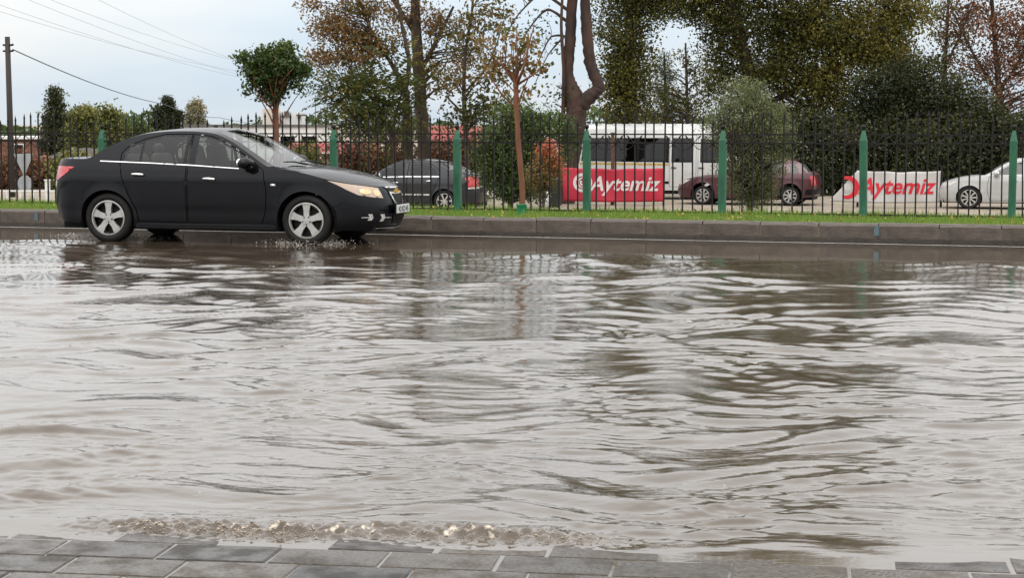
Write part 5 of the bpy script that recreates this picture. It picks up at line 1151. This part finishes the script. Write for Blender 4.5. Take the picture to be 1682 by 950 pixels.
# low white railing
ra = empty('railing', pt_y(40, 300, 58), 0, 'low white railing beyond the fence under the traffic signs', 'railing'); ra.location.z = LOT
for i in range(7):
    b_ = MB(); x = -1.4 + i * 0.42; b_.box((x, 0, 0.17), (0.04, 0.04, 0.34)); b_.build('baluster', M['wall_white'], ra)
b_ = MB(); b_.box((-0.1, 0, 0.36), (3.0, 0.05, 0.05)); b_.build('top_rail', M['wall_white'], ra)
b_ = MB(); b_.box((0.72, 0.06, 0.34), (0.14, 0.14, 0.70)); b_.box((0.72, 0.06, 0.70), (0.18, 0.18, 0.04)); b_.build('gate_pier', M['wall_white'], ra)
def building(name, lab, Y, x0, x1, ytop, wall, roof, kind, wins=(), extra=None):
    a = pt_y(x0, ytop, Y); b = pt_y(x1, ytop, Y); W_ = b.x - a.x; H_ = a.z - LOT; D_ = 9.0
    root = empty(name, ((a.x + b.x) / 2, Y + D_ / 2, LOT), 0, lab, 'building')
    m_ = MB(); m_.box((0, 0, H_ / 2 - 0.25), (W_, D_, H_ + 0.5)); m_.build('wall', wall, root)
    r_ = MB()
    if kind == 'gable':
        h = 0.9; r_.add([(-W_ / 2 - .3, -D_ / 2 - .3, H_), (W_ / 2 + .3, -D_ / 2 - .3, H_), (W_ / 2 + .3, 0, H_ + h), (-W_ / 2 - .3, 0, H_ + h), (W_ / 2 + .3, D_ / 2 + .3, H_), (-W_ / 2 - .3, D_ / 2 + .3, H_)], [(0, 1, 2, 3), (3, 2, 4, 5), (0, 3, 5), (1, 4, 2), (0, 5, 4, 1)])
        r_.build('roof', roof, root)
    else:
        r_.box((0, 0, H_ + 0.1), (W_ + 0.3, D_ + 0.3, 0.16)); r_.build('roof', roof, root)
    for (fx, z, w_, h_) in wins:
        f_ = MB(); f_.box((fx * W_, -D_ / 2 - 0.02, z), (w_, 0.10, h_)); fo_ = f_.build('window', M['wall_white'], root)
        g_ = MB(); g_.box((fx * W_, -D_ / 2 - 0.08, z), (w_ - 0.14, 0.03, h_ - 0.14)); g_.build('pane', M['glass_dark'], fo_)
    return root, W_, H_, D_
rt, W_, H_, D_ = building('depot', 'long low white depot with a cream rooftop block beyond the young round-crowned tree', 135, 300, 530, 208.5, M['wall_white'], M['roof_grey'], 'flat', [(0.1, 1.2, 1.2, 0.9), (0.25, 1.2, 1.2, 0.9), (0.4, 1.2, 1.2, 0.9)])
kx = 135 / F
b_ = MB(); b_.box(((438 - 415) * kx, -1, H_ + 0.72), (26 * kx, 3, 1.25)); b_.build('roof_block', M['wall_cream'], rt)
b_ = MB(); b_.box(((470 - 415) * kx, 0, H_ + 0.58), (34 * kx, 3, 1.0)); b_.build('roof_block', M['wall_white'], rt)
b_ = MB(); b_.box(((463 - 415) * kx, -1.55, H_ + 0.98), (8 * kx, 0.3, 0.4)); b_.box(((488 - 415) * kx, -1.7, H_ + 0.88), (16 * kx, 0.6, 0.12)); b_.build('canopy', M['roof_grey'], rt)
for x_, h_ in ((512, 2.3), (521, 1.45)):
    b_ = MB(); b_.tube([((x_ - 415) * kx, -2, H_), ((x_ - 415) * kx, -2, H_ + h_)], 0.03, 5); b_.tube([((x_ - 415) * kx - .1, -2, H_ + h_ * .7), ((x_ - 415) * kx + .1, -2, H_ + h_ * .7)], 0.05, 5); b_.build('antenna', M['wire'], rt)
building('house', 'red-brown house with a white roof edge beside the utility pole', 120, -70, 74, 229, M['wall_brown'], M['wall_white'], 'flat', [(0.2, 0.8, 0.7, 0.8), (-0.1, 0.8, 0.7, 0.8)])
building('house', 'low red-roofed house behind the shrubs past the black sedan\'s bonnet', 105, 470, 602, 262, M['wall_cream'], M['roof_red'], 'gable', [(-0.3, 0.6, 0.7, 0.5), (0.0, 0.6, 0.7, 0.5)])
building('house', 'red-roofed house seen between the slender tree and the green fence post', 112, 694, 780, 231, M['wall_brown'], M['roof_red'], 'gable', [(0.2, 1.0, 0.8, 0.7)])
# earth bank and far treeline
bk = MB(); n_ = 40; vs = []
for i in range(n_ + 1):
    x = -26 + 24 * i / n_; h = 1.35 * math.exp(-((x + 19) / 7) ** 2) + 0.12 * math.sin(x * 2.1)
    for j, f in enumerate((0, .3, .7, 1.0, .8, 0.0)): vs.append((x, 80 + j * 2.0 + 0.3 * math.sin(x + j), LOT - 0.05 + max(0.0, h) * f))
bk.add(vs, [(i * 6 + j, i * 6 + j + 1, (i + 1) * 6 + j + 1, (i + 1) * 6 + j) for i in range(n_) for j in range(5)]); M['bank'] = mat('bank', (0.060, 0.043, 0.032), (0.03, 0.024, 0.016), 0.9, scale=2, bump=0.5)
tag(bk.build('earth_bank', M['bank'], None, True), kind='structure')
nt_ = 26000; xx = rng.uniform(-140, 150, nt_); prof_h = 3.2 + 1.2 * np.sin(xx * 0.21) + 0.8 * np.sin(xx * 0.53 + 1) + 0.5 * np.sin(xx * 1.3)
P = np.stack([xx, 245 + rng.normal(0, 4, nt_), LOT + rng.random(nt_) ** 0.7 * prof_h], -1)
tag(mesh_obj('distant_treeline', leaf_cloud(P, 0.7, 0.6, 0.1 + 0.6 * rng.random(nt_), name='distant_treeline'), LM['green']), 'low band of trees along the far horizon', 'trees', kind='stuff')
